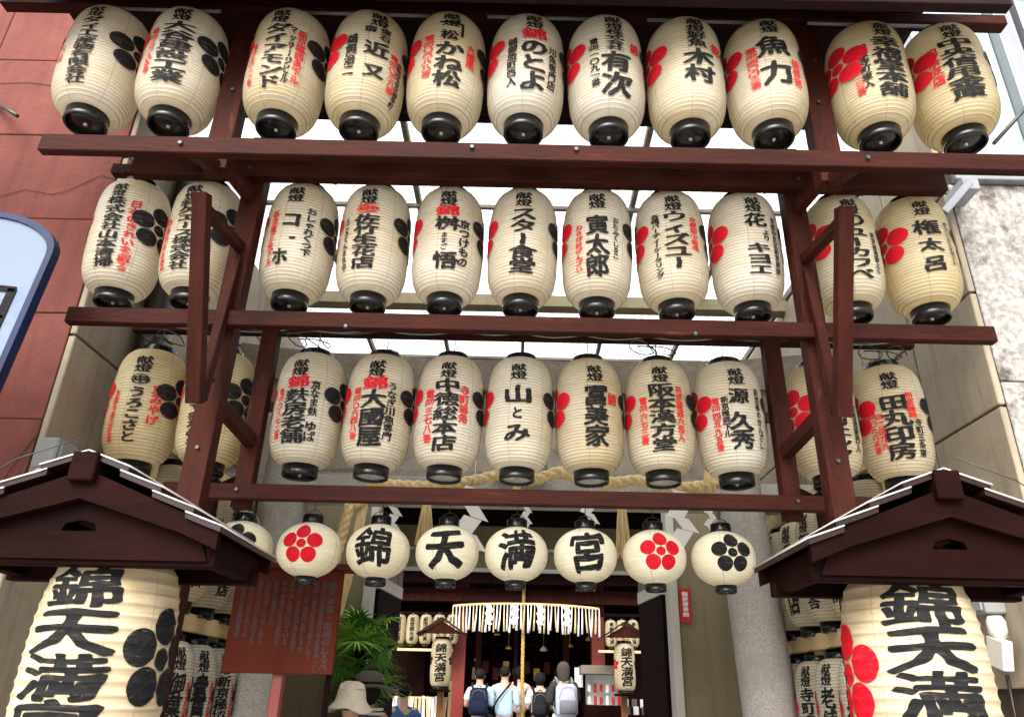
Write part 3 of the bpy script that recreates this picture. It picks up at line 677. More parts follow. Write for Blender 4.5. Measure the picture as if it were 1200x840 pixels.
# stone torii
to = thing('stone_torii', 'grey speckled granite torii gate with leaning pillars behind the lanterns', 'torii', (0, 5.5, 0))
TI = Matrix.Translation((0, -5.5, 0))
def tp_(o): o.parent = to; o.matrix_parent_inverse = TI; return o
def pillar(xb, xt, zt, rb, rt):
    V, F = lathe([(rb, 0), (rb*.985, zt*.3), (rb*.95, zt*.6), (rt, zt)], 28)
    for i, v in enumerate(V): V[i] = (v[0]+xb+(xt-xb)*v[2]/zt, v[1]+5.5, v[2])
    return mobj('pillar', V, F, M['granite'], None, True)
pl840 = at(285, 840, D=5.5).x; pl600 = at(330, 600, D=5.5); pr840 = at(904, 840, D=5.5).x; pr600 = at(868, 603, D=5.5)
zt = CZ+1.98
def ext(x0, p6): zz = at(900, 840, D=5.5).z; k = (p6.x-x0)/(p6.z-zz); return x0-k*zz, x0+k*(zt-zz)
for x0, p6 in ((pl840, pl600), (pr840, pr600)):
    xb, xt = ext(x0, p6); tp_(pillar(xb, xt, zt, .19, .172))
def kasagi(z0, z1, half, d0, d1, name, rise=.13):
    V, F = [], []; N = 24
    for i in range(N+1):
        x = -half+2*half*i/N; u = rise*(abs(x)/half)**3
        for (yy, zz) in ((d0, z0), (d1, z0), (d1+.03, z1), (d0-.03, z1)): V.append((x, yy, zz+u))
    for i in range(N):
        for k in range(4):
            a = i*4+k; b_ = i*4+(k+1) % 4; F.append((a, a+4, b_+4, b_))
    F.append((0, 1, 2, 3)); F.append((N*4+3, N*4+2, N*4+1, N*4))
    return mobj(name, V, F, M['granite'])
tp_(kasagi(CZ+2.15, CZ+2.40, 2.38, 5.30, 5.70, 'top_lintel')); tp_(kasagi(CZ+1.98, CZ+2.147, 2.36, 5.36, 5.64, 'second_lintel'))
for o in list(to.children):
    if 'lintel' in o.name: o.data.materials[0] = M['lintel']
tp_(span('tie_beam', -2.3, 2.3, 5.42, 5.58, CZ+1.30, CZ+1.50, M['granite']))
tp_(span('tablet', -.2, .2, 5.33, 5.41, CZ+1.5, CZ+1.97, M['taupe']))

# sacred rope: two twisted strands
def rope(name, pts, r, tw, parent=None, nst=3):
    pts = [Vector(p) for p in pts]; t = []
    for s in range(nst):
        P = []
        L = 0
        for i, p in enumerate(pts):
            d = (pts[min(i+1, len(pts)-1)]-pts[max(i-1, 0)]).normalized()
            n = d.cross(Vector((0, 1, 0))).normalized() if abs(d.y) < .9 else Vector((0, 0, 1)); b_ = d.cross(n)
            if i: L += (p-pts[i-1]).length
            a = L*tw+s*2*PI/nst; P.append(p+(n*math.cos(a)+b_*math.sin(a))*r*.55)
        o = tube('strand', P, r*.62, M['straw'], parent, 8); t.append(o)
    return t
rt = thing('sacred_rope', 'thick twisted straw rope hung across the torii behind the third lantern row', 'rope', (0, 5.2, CZ+1.5))
RP = []
knots = [at(405, 592, D=5.15), at(440, 566, D=5.15), at(585, 556, D=5.15), at(655, 552, D=5.15), at(745, 562, D=5.15), at(850, 564, D=5.15)]
allp = []
for a, b_ in zip(knots[:-1], knots[1:]):
    for i in range(26):
        u = i/26; p = a.lerp(b_, u); p.z -= .05*math.sin(PI*u); allp.append(p)
allp.append(knots[-1])
for o in rope('x', allp, .038, 30): o.parent = rt; o.matrix_parent_inverse = Matrix.Translation((0, -5.2, -CZ-1.5))
# hanging rope ends / tassels
def tassel(px, y0, y1, D, wd, label):
    a = at(px, y0, D=D); b_ = at(px-(px-640)*.02, y1, D=D); L = a.z-b_.z
    t = thing('straw_tassel', label, 'tassel', a, 0, 'straw tassels hanging from the rope')
    n = 9
    for k in range(n):
        x = (k-(n-1)/2)/n*wd; xx = x*1.7
        tube('straw_strand', [(x*.3, 0, 0), (x, random.uniform(-.01, .01), -L*.4), (xx, random.uniform(-.015, .015), -L+random.uniform(0, .04))], .006, M['straw'], t, 5)
tassel(501, 578, 640, 5.12, .08, 'loose straw tassel hanging left of the four stroke round lantern')
tassel(728, 575, 655, 5.12, .07, 'loose straw tassel hanging between the roofed character and right red crest lanterns')
tassel(829, 548, 590, 5.12, .08, 'short straw tassel below the ninth third row lantern')
tassel(606, 560, 590, 5.12, .05, 'short straw tassel behind the centre lantern of the third row')
re_ = thing('rope_end', 'twisted hanging rope end between the red crest lantern and the first lettered one', 'rope', at(410, 592, D=5.12))
for o in rope('x', [Vector((-.0-.11*i/30, 0, -.72*i/30)) for i in range(31)], .034, 34): o.parent = re_
for k in range(8):
    x = .07+k*.008; tube('straw_strand', [(x-.01, .03, .02), (x-.04, .03, -.35), (x-.09-.002*k, .03, -.72)], .006, M['straw'], re_, 5)
# zigzag paper streamers
def shide(px, py, D, s, label, flip=1):
    p = at(px, py, D=D); t = thing('paper_streamer', label, 'paper streamer', p, R(8*flip), 'zigzag paper streamers on the rope')
    V, F = [], []; W = .072*s; Hh = .064*s; x = 0; z = 0
    for k in range(4):
        n = len(V); dx = flip*(.045*s if k % 2 else -.045*s)
        V += [(x, .01*k, z), (x+W, .01*k, z-.02*s), (x+W+dx, .012+.01*k, z-Hh-.02*s), (x+dx, .012+.01*k, z-Hh)]
        V += [(a, b_+.0015, c) for a, b_, c in V[n:n+4]]
        F += [(n, n+1, n+2, n+3), (n+7, n+6, n+5, n+4), (n, n+4, n+5, n+1), (n+1, n+5, n+6, n+2), (n+2, n+6, n+7, n+3), (n+3, n+7, n+4, n)]
        x += dx*.5+(-dx*.1); z -= Hh*.93
    mobj('folded_paper', V, F, M['whitepaper'], t)
    tube('string', [(W*.5, .005, .12*s), (W*.5, .005, -.004)], .002, M['whitepaper'], t, 4)
for i, (px, py, s, l) in enumerate(((455, 592, .9, 'folded white paper streamer above the first lettered round lantern'), (546, 568, 1.7, 'large white zigzag streamer between the second and third lettered round lanterns'),
        (612, 592, .6, 'small white streamer right above the centre round lantern'), (687, 588, 1.0, 'white zigzag streamer above the roofed character lantern'), (786, 572, 1.5, 'large white zigzag streamer above the right red crest lantern'),
        (830, 592, .7, 'narrow white streamer above the rightmost round lantern'))):
    shide(px, py, 5.05, s, l, 1 if i % 2 else -1)

# inner gate walls
gt = thing('inner_gate_wall', 'olive plaster wall with white jamb right of the shrine passage', 'wall', (1.6, 7.2, 0))
def par(o, t):
    o.parent = t; o.matrix_parent_inverse = Matrix.Translation(-t.location); return o
xj = at(790, 780, D=7.2).x
par(span('plaster_wall', xj+.06, 2.3, 7.15, 7.3, 0, CZ+2.0, M['olive']), gt); par(span('jamb', xj-.02, xj+.055, 7.1, 7.32, 0, CZ+2.0, M['white']), gt)
gt2 = thing('inner_gate_wall', 'olive plaster wall with white jamb left of the shrine passage behind the plant', 'wall', (-1.8, 7.2, 0))
xj2 = at(430, 740, D=7.2).x
par(span('plaster_wall', -2.3, xj2-.06, 7.15, 7.3, 0, CZ+2.0, M['olive']), gt2); par(span('jamb', xj2-.055, xj2+.02, 7.1, 7.32, 0, CZ+2.0, M['white']), gt2)
def leaf(label, x0, s):
    t = thing('gate_door', label, 'door', (x0, 7.3, 0))
    a = Vector((x0-s*.03, 7.34, 0)); b_ = Vector((x0-s*.12, 8.2, 0)); 
    def pan(n, z0, z1, m_, th): 
        c = (a+b_)/2; c.z = (z0+z1)/2; d = b_-a; rot = Matrix.Rotation(math.atan2(d.y, d.x), 3, 'Z')
        par(box(n, c, (d.length, th, z1-z0), M[m_], None, rot), t)
    pan('door_panel', .05, CZ+.93, 'darkwood', .04); pan('white_header', CZ+.935, CZ+1.05, 'white', .06); pan('transom_panel', CZ+1.053, CZ+1.25, 'taupe', .04)
    return t
leaf('dark timber door leaf standing open on the right of the passage', xj, 1)
leaf('dark timber door leaf standing open left of the passage by the plant', xj2, -1)
# red vertical sticker
sg = thing('red_sign', 'small red vertical sign with white characters on the right olive wall', 'sign', at(803, 709, D=7.13))
box('plate', (0, 0, 0), (.105, .012, .30), M['redsign'], sg)
P, F = compose([('御祈祷奉納', 0, .12, -.1, .055)], random.Random(3))
mobj('lettering', [(x, -.0075, z) for x, z in P.tolist()], F, M['whitepaper'], sg)

# ------------------------------------------------------------------ notice board
nb = thing('notice_board', 'red-brown wooden notice board with faint vertical writing on the left', 'notice board', at(322, 840, D=4.6)*1)
nb.location = (at(325, 735, D=4.6).x, 4.6, 0)
def nbp(o): o.parent = nb; o.matrix_parent_inverse = Matrix.Translation(-nb.location); return o
x0 = at(268, 740, D=4.6).x; x1 = at(396, 735, D=4.6).x; zt_ = at(335, 668, D=4.6).z; zb_ = at(325, 789, D=4.6).z
nbp(span('panel', x0, x1, 4.58, 4.62, zb_, zt_, M['board']))
nbp(span('cap', x0-.05, x1+.09, 4.50, 4.70, zt_+.002, zt_+.03, M['board']))
cols = []
for k, s in enumerate(NOTE):
    xx = x1-.055-k*(x1-x0-.1)/11.2; wd = .05 if k == 0 else .03
    cols.append((s, xx, zt_-.06, zt_-.06-len(s)*(.045 if k == 0 else .036), wd))
P, F = compose(cols, random.Random(5)); o = mobj('lettering', [(x, 4.5775, z) for x, z in P.tolist()], F, M['boardink']); nbp(o)
nbp(span('post', at(326, 800, D=4.66).x-.03, at(326, 800, D=4.66).x+.03, 4.63, 4.69, 0, zb_+.3, M['red'])); nbp(span('post', x1-.045, x1-.015, 4.63, 4.66, 0, zt_-.1, M['darkwood']))

# ------------------------------------------------------------------ big lanterns with roofed stands
def big(cx, cy, label, rz, crest_az, cc, seed, D=2.35):
    p = at(cx, cy, D=D)
    ztop = CZ+.36
    z = ztop-BIGH/2
    L4 = []
    t = lantern('big', 'big_lantern', label, (p.x, D, z), R(rz), 'big', [('錦天満宮', 0, BIGH/2-.035, BIGH/2-.505, .245)], [], [(crest_az, cc, .235, 1.2)], seed, 'large lanterns under small roofs', 'large lantern', hook=.05)
    return p.x, ztop
def stand(x, ztop, s, label, D=2.35):
    t = thing('lantern_stand', label, 'lantern stand', (x, D, 0), 0, 'roofed stands for the large lanterns')
    ze = CZ+.405          # eave level
    hw, rise, y0, y1 = .42, .165, -.27, .25
    ridge = ze+rise
    # stepped roof boards, three layers each side
    for sd_ in (-1, 1):
        for k in range(4):
            u0, u1 = k/4., (k+1)/4.+.05
            if k == 3: u1 = 1.0
            ang = math.atan2(rise, hw)
            xa, xb = sd_*hw*u0, sd_*hw*u1; za, zb = ridge-rise*u0, ridge-rise*u1
            lift = .016*(3-k)+.012
            yk = .0+.0*k
            V = [(xa, y0-yk, za+lift), (xb, y0-yk, zb+lift+.004), (xb, y1+yk, zb+lift+.004), (xa, y1+yk, za+lift)]
            V += [(a, b_, c-.015) for a, b_, c in V]
            F = [(0, 1, 2, 3), (7, 6, 5, 4), (0, 4, 5, 1), (1, 5, 6, 2), (2, 6, 7, 3), (3, 7, 4, 0)]
            if sd_ < 0: F = [f[::-1] for f in F]
            mobj('roof_board', V, F, M['roofboard'], t)
            tube('edge_highlight', [(xa, y0-.004, za+lift+.002), (xb+sd_*.003, y0-.004, zb+lift+.006), (xb+sd_*.003, y1, zb+lift+.006)], .0026, M['highlight'], t, 4)  # added pale strip imitating the sky highlight along each board edge
        for yy in (y0+.012, y1-.035):
            V = [(sd_*.0, yy, ridge+.01), (sd_*hw*.98, yy, ze+.012), (sd_*hw*.98, yy, ze-.045), (sd_*hw*.72, yy, ze+.0), (0, yy, ridge-.075)]
            V += [(a, b_+.022, c) for a, b_, c in V]; n = 5
            F = [(0, 1, 2, 3, 4), (9, 8, 7, 6, 5)]+[(i, i+n, (i+1) % n+n, (i+1) % n) for i in range(n)]
            mobj('bargeboard', V, F, M['darkwood'], t)
    # gable panel with pierced slot
    for yy in (y0+.05, y1-.07):
        bm = bmesh.new()
        outer = [(-hw*.90, ze-.072), (hw*.90, ze-.072), (hw*.80, ze+.02), (0, ridge-.012), (-hw*.80, ze+.02)]
        hole = [(-.05, ze+.005), (.05, ze+.005), (.042, ze+.026), (0, ze+.036), (-.042, ze+.026)]
        # ring of quads around the slot, by matching five outer to five inner points
        V = [(a, yy, b_) for a, b_ in outer]+[(a, yy, b_) for a, b_ in hole]
        V += [(a, b_+.018, c) for a, b_, c in V]
        F = []
        for i in range(5):
            j = (i+1) % 5
            F.append((i, j, j+5, i+5)); F.append((j+10, i+10, i+15, j+15)); F.append((i, i+10, j+10, j)); F.append((i+5, j+5, j+15, i+15))
        mobj('gable_panel', V, F, M['darkwood'], t)
    box('ridge_beam', (0, 0, ridge+.012), (.075, y1-y0+.05, .085), M['darkwood'], t)
    box('tie_beam', (0, y0+.085, ze-.065), (hw*1.9, .045, .045), M['darkwood'], t)
    box('tie_beam', (0, y1-.10, ze-.065), (hw*1.9, .045, .045), M['darkwood'], t)
    for sd_ in (-1, 1): box('side_plate', (sd_*hw*.86, 0, ze-.035), (.05, y1-y0-.1, .08), M['darkwood'], t)
    box('ceiling_board', (0, 0, ze-.03), (hw*1.62, y1-y0-.16, .012), M['darkwood'], t)
    box('post', (0, y1-.03, (ze-.05)/2), (.08, .05, ze-.05), M['darkwood'], t)
    for i in range(2): tube('wire', [(s*-.03, y0-.0, ridge+.10), (s*-.2, y0-.005, ridge+.03), (s*-.34, y0, ridge-.07), (s*-.42, y0, ze+.05)][::1], .0022, M['wire'], t, 4) if i == 0 else None
M['roofboard'] = mat('glossy_roof_board', (.014, .0045, .004), .4, .15, var=.4, vscale=7, bump=.12, bscale=30, stretch=(1, .2, 1), coat=.12)
bx, bz = big(136, 690, 'large cream lantern at lower left, black crest at its right edge', 0, 82, 'b', 51)
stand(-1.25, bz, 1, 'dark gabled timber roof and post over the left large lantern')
bx2, bz2 = big(1058, 700, 'large cream lantern at lower right, red crest on its left edge', -11, -83, 'r', 52)
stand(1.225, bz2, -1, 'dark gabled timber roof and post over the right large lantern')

# ------------------------------------------------------------------ side racks of lanterns
def short_cols(rng):
    pool = ['京都錦市場商店', '新京極協同組合', '寺町通商店街', '御菓子司', '呉服店', '生花店', '書店', '老舗旅館']
    s = rng.choice(pool)
    return s
RK = ['京都錦市場商店', '新京極協同組合', '寺町通商店街', '御菓子司', '呉服店', '生花店', '書店', '老舗旅館']
prepare_glyphs(set(''.join(RK)))
rk = {}
for s, nm in ((-1, 'left'), (1, 'right')):
    X = s*1.97
    t = thing('lantern_rack', 'pale timber rack with two rails of lanterns along the %s passage wall' % nm, 'rack', (X, 5.2, 0))
    for zz in (.33, 1.22): par(span('rail', X-.02, X+.02, 3.95, 6.6, CZ+zz, CZ+zz+.1, M['tanwood']), t)
    for yy in (3.95, 5.28, 6.55):
        par(span('upright', X+s*.025, X+s*.085, yy, yy+.05, 0, CZ+1.4, M['tanwood']), t)
    for zz in (.33, 1.22):
        par(span('dark_backing', X+s*.1, X+s*.12, 3.95, 6.6, CZ+zz-.16, CZ+zz+.02, M['darkwood']), t)
    ordn = ['nearest', 'second', 'third', 'fourth', 'fifth', 'sixth', 'farthest']
    for row, zc in (('upper', .82), ('lower', -.08)):
        for k in range(7):
            rng = random.Random(k*7+(s > 0)*3+(row == 'upper'))
            txt = RK[(k*3+(s > 0)+(row == 'upper')*2) % len(RK)]
            def conv(c): return (c[0], c[1], HB/2-c[2]*HB, HB/2-c[3]*HB, c[4])
            lantern('long', 'paper_lantern', 'white lantern on the %s rail of the %s side rack, %s from the street' % (row, nm, ordn[k]), (X-s*.0, 4.15+k*.36, CZ+zc), R(-s*58+rng.uniform(-8, 8)), 'a' if row == 'lower' else 'b',
                    [conv(c) for c in (KT, (txt, 0, .24, .9, .1))], [conv(('新京極錦', .085, .3, .7, .035))], [(-70, 'r', .045, 1), (70, 'b', .045, 1)], k+50, 'lanterns on the %s side rack' % nm, hook=.0)

# ------------------------------------------------------------------ cables
def cable(pts, r, label, mt='wire', nm='cable'):
    P = []
    for a, b_ in zip(pts[:-1], pts[1:]):
        for i in range(8):
            u = i/8; p = Vector(a).lerp(Vector(b_), u); p.z -= .35*(Vector(b_)-Vector(a)).length*.18*math.sin(PI*u); P.append(p)
    P.append(Vector(pts[-1]))
    return tag(tube(nm, P, r, M[mt], None, 5), label, 'cable')
for rn, D, zz, dz in ((2, 3.0, CZ+2.435, 0), (3, 3.54, CZ+1.775, 0), (4, 3.88, CZ+.955, 0)):
    n = 6 if rn < 4 else 4
    for j in range(2):
        pts = [(rowx(i)+(.1 if j else 0)*random.uniform(-1, 1), D-.02*j, zz+random.uniform(-.02, .02)) for i in range(-5, 6)]
        if rn == 4: pts = [(X0+(i-4)*P_, D-.03*j, zz+random.uniform(-.02, .02)) for i in range(0, 9)]
        cable(pts, .0045 if j == 0 else .003, ['thick', 'thin'][j]+' electric cable looping above the '+{2: 'second', 3: 'third', 4: 'round'}[rn]+' lantern row', 'wire' if (rn+j) % 2 else 'greybox')
# tangled plugs above row two and three left
for k, (i, rn) in enumerate(((-5, 2), (-4, 2), (-3, 2), (-5, 3), (3, 2), (4, 2), (5, 2), (5, 3), (-4, 3), (-3, 3), (0, 2), (2, 3))):
    D = ROWS[rn][0]; z0 = CZ+ROWS[rn][2]
    P = []
    x = rowx(i); rg = random.Random(k)
    for q in range(28):
        a = q*.62+k; P.append((x+.07*math.cos(a)*(.6+.4*rg.random())+.09*math.sin(a*.23), D-.06+.04*math.sin(a*1.3), z0+.075+.03*math.sin(a*.9)))
    nmr = {2: 'second', 3: 'third'}[rn]
    tag(tube('coiled_cable', P, .0035, M['wire'], None, 5), 'tangle of black cable above the %s lantern of the %s row' % ({-5: 'leftmost', -4: 'second', -3: 'third', 0: 'middle', 2: 'eighth', 3: 'ninth', 4: 'tenth', 5: 'rightmost'}[i], nmr), 'cable', 'cable tangles over the lanterns')

# ------------------------------------------------------------------ things on the walls
# projecting blue framed sign at far left
sn = thing('shop_sign', 'pale blue sign with rounded navy frame projecting at the left edge', 'sign', at(20, 330, D=2.6), R(0))
def rounded(w_, h_, r_, n=8):
    pts = []
    for cx, cz, a0 in ((w_/2-r_, h_/2-r_*.55, 0), (-w_/2+r_, h_/2-r_*.55, PI/2)):
        for i in range(n+1):
            a = a0+PI/2*i/n; pts.append((cx+r_*math.cos(a), cz+r_*.55*math.sin(a)))
    pts += [(-w_/2, -h_/2), (w_/2, -h_/2)]
    return pts
def prism(name, pts, y0, y1, mt, parent):
    n = len(pts); V = [(a, y0, c) for a, c in pts]+[(a, y1, c) for a, c in pts]
    F = [tuple(range(n))[::-1], tuple(range(n, 2*n))]+[(i, (i+1) % n, (i+1) % n+n, i+n) for i in range(n)]
    o = mobj(name, V, F, mt, parent); me = o.data; bm = bmesh.new(); bm.from_mesh(me); bmesh.ops.recalc_face_normals(bm, faces=bm.faces); bm.to_mesh(me); bm.free(); return o
def ringprism(name, po, pi_, y0, y1, mt, parent):
    n = len(po); V = [(a, y0, c) for a, c in po]+[(a, y0, c) for a, c in pi_]+[(a, y1, c) for a, c in po]+[(a, y1, c) for a, c in pi_]; F = []
    for i in range(n):
        j = (i+1) % n
        F += [(i, j, j+n, i+n), (i+2*n, i+3*n, j+3*n, j+2*n), (i, i+2*n, j+2*n, j), (i+n, j+n, j+3*n, i+3*n)]
    o = mobj(name, V, F, mt, parent); bm = bmesh.new(); bm.from_mesh(o.data); bmesh.ops.recalc_face_normals(bm, faces=bm.faces); bm.to_mesh(o.data); bm.free(); return o
e1 = at(68, 285, D=2.6); e0 = at(0, 452, D=2.6)
sw, sh = 1.1, .92
sn.location = (e1.x-sw/2, 2.6, at(30, 250, D=2.6).z-sh/2)
sn.rotation_euler = (0, R(5), 0)
ringprism('frame', rounded(sw, sh, .30), rounded(sw-.05, sh-.05, .28), -.045, .0, M['bluepaint'], sn)
prism('face', rounded(sw-.052, sh-.052, .279), -.035, -.002, M['signface'], sn)
bmk = bmesh.new()
for (a, b_, c, d) in ((.12, .47, -.075, -.05), (.12, .47, -.40, -.375), (.12, .47, -.19, -.178), (.12, .47, -.29, -.278), (.44, .475, -.39, -.06), (.12, .145, -.39, -.06), (.24, .25, -.38, -.07), (.34, .35, -.38, -.07)):
    bm_box(bmk, ((a+b_)/2, -.039, (c+d)/2), (b_-a, .004, d-c))
o = from_bm('lettering', bmk, M['ink'], sn); tgt = at(4, 372, D=2.56)-sn.location; o.location = (tgt.x-.47, 0, tgt.z+.2275)
box('bracket', (-.2, .38, .1), (.06, .62, .06), M['bluepaint'], sn)
def utility(px, py, X, label, lamp=True):
    p = at(px, py, X=X); s = 1 if X < 0 else -1
    t = thing('junction_box', label, 'electric box', p)
    box('casing', (s*.05, 0, 0), (.10, .17, .14), M['greybox'], t, None, .008); box('cover', (s*.105, 0, 0), (.012, .13, .11), M['greybox'], t, None, .004)
    tube('conduit', [(s*.05, .08, 0), (s*.04, .2, .03), (s*.02, .28, .12), (s*.02, .4, .13)], .009, M['alu'], t)
    if lamp:
        V, F = lathe([(.001, -.02), (.03, -.02), (.042, -.045), (.042, -.09), (.03, -.12), (.001, -.13)], 14); o = mobj('lamp_head', V, F, M['white'], t, True); o.location = (s*.06, -.07, -.06)
    return t
utility(52, 535, XE+.03, 'grey electric box with small round lamp on the left beige wall')
utility(1165, 703, XW-.03, 'grey electric box with two small round lamps on the right beige wall')
fl = thing('floodlight', 'small white square floodlight on the right beige wall below the electric box', 'floodlight', at(1172, 765, X=XW-.1))
box('head', (0, 0, 0), (.05, .12, .13), M['white'], fl, Matrix.Rotation(.3, 3, 'X')); box('bracket', (.045, .02, .07), (.07, .02, .02), M['steel'], fl)
tag(tube('wall_cable', [at(1180, 790, X=XW-.04), at(1190, 840, X=XW-.04), (XW-.04, 3.6, .3)], .008, M['darkpipe']), 'dark cable running down the right beige wall below the floodlight', 'cable')
hk = tag(tube('wall_hook', [at(-5, 122, D=3.28), at(8, 128, D=3.2), at(20, 136, D=3.15)], .012, M['wire']), 'bent black hook on the red wall at the left edge', 'hook')
br = thing('wall_bracket', 'short grey steel bracket fixed to the rough stone pier at the right', 'bracket', at(1135, 215, D=3.1))
bar('arm', (0, 0, 0), at(1105, 250, D=3.1)-br.location, .04, .04, M['alu'], br); box('wall_plate', (.02, .09, .01), (.09, .16, .07), M['alu'], br)
# stays crossing roof
# (thin wires from canopy)
# ------------------------------------------------------------------ shrine courtyard
FZ = .35
plat = span('shrine_steps', -4, 4, 12.0, 20, 0, FZ, M['granite']); tag(plat, kind='structure')
sh_ = thing('shrine_hall', 'dark timber shrine hall with red pillars at the end of the passage', 'shrine hall', (0, 14, 0))
def sp_(o): return par(o, sh_)
def hp(y, D): return at(613, y, D=D).z
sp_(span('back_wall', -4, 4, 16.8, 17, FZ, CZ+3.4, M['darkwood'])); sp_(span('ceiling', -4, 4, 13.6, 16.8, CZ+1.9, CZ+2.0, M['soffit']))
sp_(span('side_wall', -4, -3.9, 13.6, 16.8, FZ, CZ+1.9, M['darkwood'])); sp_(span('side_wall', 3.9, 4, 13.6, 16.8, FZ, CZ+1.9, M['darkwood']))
sp_(span('eave_beam', -3.2, 3.2, 13.05, 13.25, hp(706, 13.05), hp(690, 13.05), M['wood'])); sp_(span('eave_beam', -3.4, 3.4, 12.7, 12.82, hp(684, 12.7), hp(668, 12.7), M['darkwood']))
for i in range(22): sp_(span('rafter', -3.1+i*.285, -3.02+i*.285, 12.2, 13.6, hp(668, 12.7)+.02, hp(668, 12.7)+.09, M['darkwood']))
o = box('eave_board', (0, 12.95, hp(664, 12.7)+.16), (6.8, 1.7, .05), M['soffit'], None); sp_(o)
for px, wd in ((537, .11), (701, .11), (395, .11), (560, .05), (663, .05), (604, .03), (850, .11)):
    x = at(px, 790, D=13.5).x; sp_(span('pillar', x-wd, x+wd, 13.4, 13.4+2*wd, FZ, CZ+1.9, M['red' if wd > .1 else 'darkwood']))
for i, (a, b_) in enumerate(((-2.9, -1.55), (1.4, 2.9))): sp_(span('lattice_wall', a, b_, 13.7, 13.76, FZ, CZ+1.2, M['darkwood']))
# lattice inside back wall
for k in range(15):
    x = -1.5+k*.21; sp_(span('lattice_bar', x, x+.025, 16.3, 16.33, FZ+.5, CZ+1.6, M['wood']))
for zz in (.2, .6, 1.0): sp_(span('lattice_rail', -1.6, 1.6, 16.25, 16.29, CZ+zz, CZ+zz+.05, M['wood']))
al = thing('altar_table', 'gilt altar fittings on a dark table deep inside the shrine hall', 'altar', (0, 15.5, FZ))
box('table', (0.1, 0, .55), (1.6, .5, 1.1), M['darkwood'], al)
for i, (x, r_, h_) in enumerate(((-.35, .07, .3), (.0, .12, .16), (.45, .07, .3), (.22, .05, .22), (-.6, .05, .2))):
    V, F = lathe([(.001, 0), (r_*.8, 0), (r_*.3, h_*.3), (r_, h_*.7), (r_*.5, h_), (.001, h_)], 14); o = mobj('gilt_vessel', V, F, M['gold'], al, True); o.location = (x, -.1, 1.1)
V, F = lathe([(.001, 0), (.16, .01), (.17, .03), (.001, .035)], 20)
for i, px in enumerate((560, 596, 637, 668, 690, 583)):
    p = at(px, [772, 758, 760, 756, 748, 742][i], D=14.3)
    t = thing('hanging_ornament', ['brass ornament hanging behind the leftmost worshipper', 'brass ornament hanging left of the bell rope', 'brass ornament hanging right of the bell rope', 'brass ornament hanging above the grey backpack', 'brass ornament hanging beside the right pillar', 'high brass ornament above the light blue shirt'][i], 'ornament', p, 0, 'brass ornaments in the shrine hall')
    V2, F2 = lathe([(.001, .05), (.02, .045), (.06, .0), (.07, -.03), (.03, -.04), (.001, -.02)], 12); mobj('bowl', V2, F2, M['gold'] if i % 2 else M['white'], t, True)
    tube('chain', [(0, 0, .05), (0, 0, CZ+1.9-p.z)], .006, M['gold'], t, 4)
rg2 = random.Random(4)
for k in range(16):
    o = lathe([(.001, 0), (.035, 0), (.045, .04), (.02, .09), (.03, .13), (.001, .15)], 10); o = mobj('offering', o[0], o[1], M[['gold', 'whitepaper', 'red', 'gold'][k % 4]], al, True)
    o.location = (-.78+.104*k, -.2+rg2.uniform(-.03, .03), 1.1); sc_ = rg2.uniform(.7, 1.5); o.scale = (sc_,)*3
for k in range(9):
    box('gilt_panel', (-.8+.2*k, .24, 1.65+.12*(k % 2)), (.12, .02, .22), M['gold' if k % 3 == 0 else 'red'], al)
# fringe curtain (rope tassels)
fc = thing('rope_fringe', 'arched row of white and straw rope tassels hanging across the shrine front', 'rope fringe', (at(617, 720, D=12.9).x, 12.9, hp(706, 12.9)))
xl, xrr = at(531, 715, D=12.9).x, at(702, 715, D=12.9).x
def fz(u): return -.02-.055*abs(2*u-1)**2.4
tube('head_rope', [(xl+(xrr-xl)*i/24-fc.location.x, -.02, fz(i/24)) for i in range(25)], .022, M['straw'], fc, 6)
for k in range(44):
    u = k/43; x = xl+(xrr-xl)*u-fc.location.x; z = fz(u); L = random.uniform(.38, .46); dx = random.uniform(-.03, .03)
    mt_ = M['whitepaper'] if k % 3 else M['straw']
    tube('tassel', [(x, -.03, z), (x+dx*.3, -.03+random.uniform(-.02, .02), z-L*.5), (x+dx, -.03, z-L)], .012, mt_, fc, 6, [.008, .013, random.uniform(.016, .024)])
for i, u in enumerate((.25, .42, .60, .78)):
    x = xl+(xrr-xl)*u-fc.location.x; V, F = [], []
    for k in range(5):
        n = len(V); dx = .03*(1 if k % 2 else -1); z = fz(u)-.01-k*.062
        V += [(x-.05+dx, -.065, z), (x+.05+dx, -.065, z-.01), (x+.05, -.06, z-.068), (x-.05, -.06, z-.06)]; F += [(n, n+1, n+2, n+3)]
        V += [(a, b_+.002, c) for a, b_, c in V[n:n+4]]; F += [(n+7, n+6, n+5, n+4)]
    mobj('paper_streamer', V, F, M['whitepaper'], fc)
# bell rope
bl = at(613, 742, D=13.0)
tt = thing('bell_rope', 'thick ochre bell rope hanging at the centre of the shrine front', 'bell rope', (bl.x, 13.0, FZ))
M['ochre'] = cloth('ochre_cloth', (.42, .30, .08))
for o in rope('x', [Vector((0, 0, .55+.05*i)) for i in range(int((CZ+1.8-FZ-.55)/.05))], .028, 30, None, 3): o.parent = tt
for o in tt.children: o.data.materials[0] = M['ochre']
# offertory box and counter
ob = thing('offertory_box', 'slatted red-brown offertory box in front of the worshippers', 'offertory box', (bl.x+.1, 13.9, FZ))
box('box_body', (0, 0, .32), (1.5, .5, .62), M['orangewood'], ob)
for k in range(9): box('slat', (-.66+k*.165, 0, .665), (.05, .5, .045), M['orangewood'], ob)
for s in (-1, 1): box('leg', (s*.72, 0, .03), (.08, .52, .1), M['darkwood'], ob)

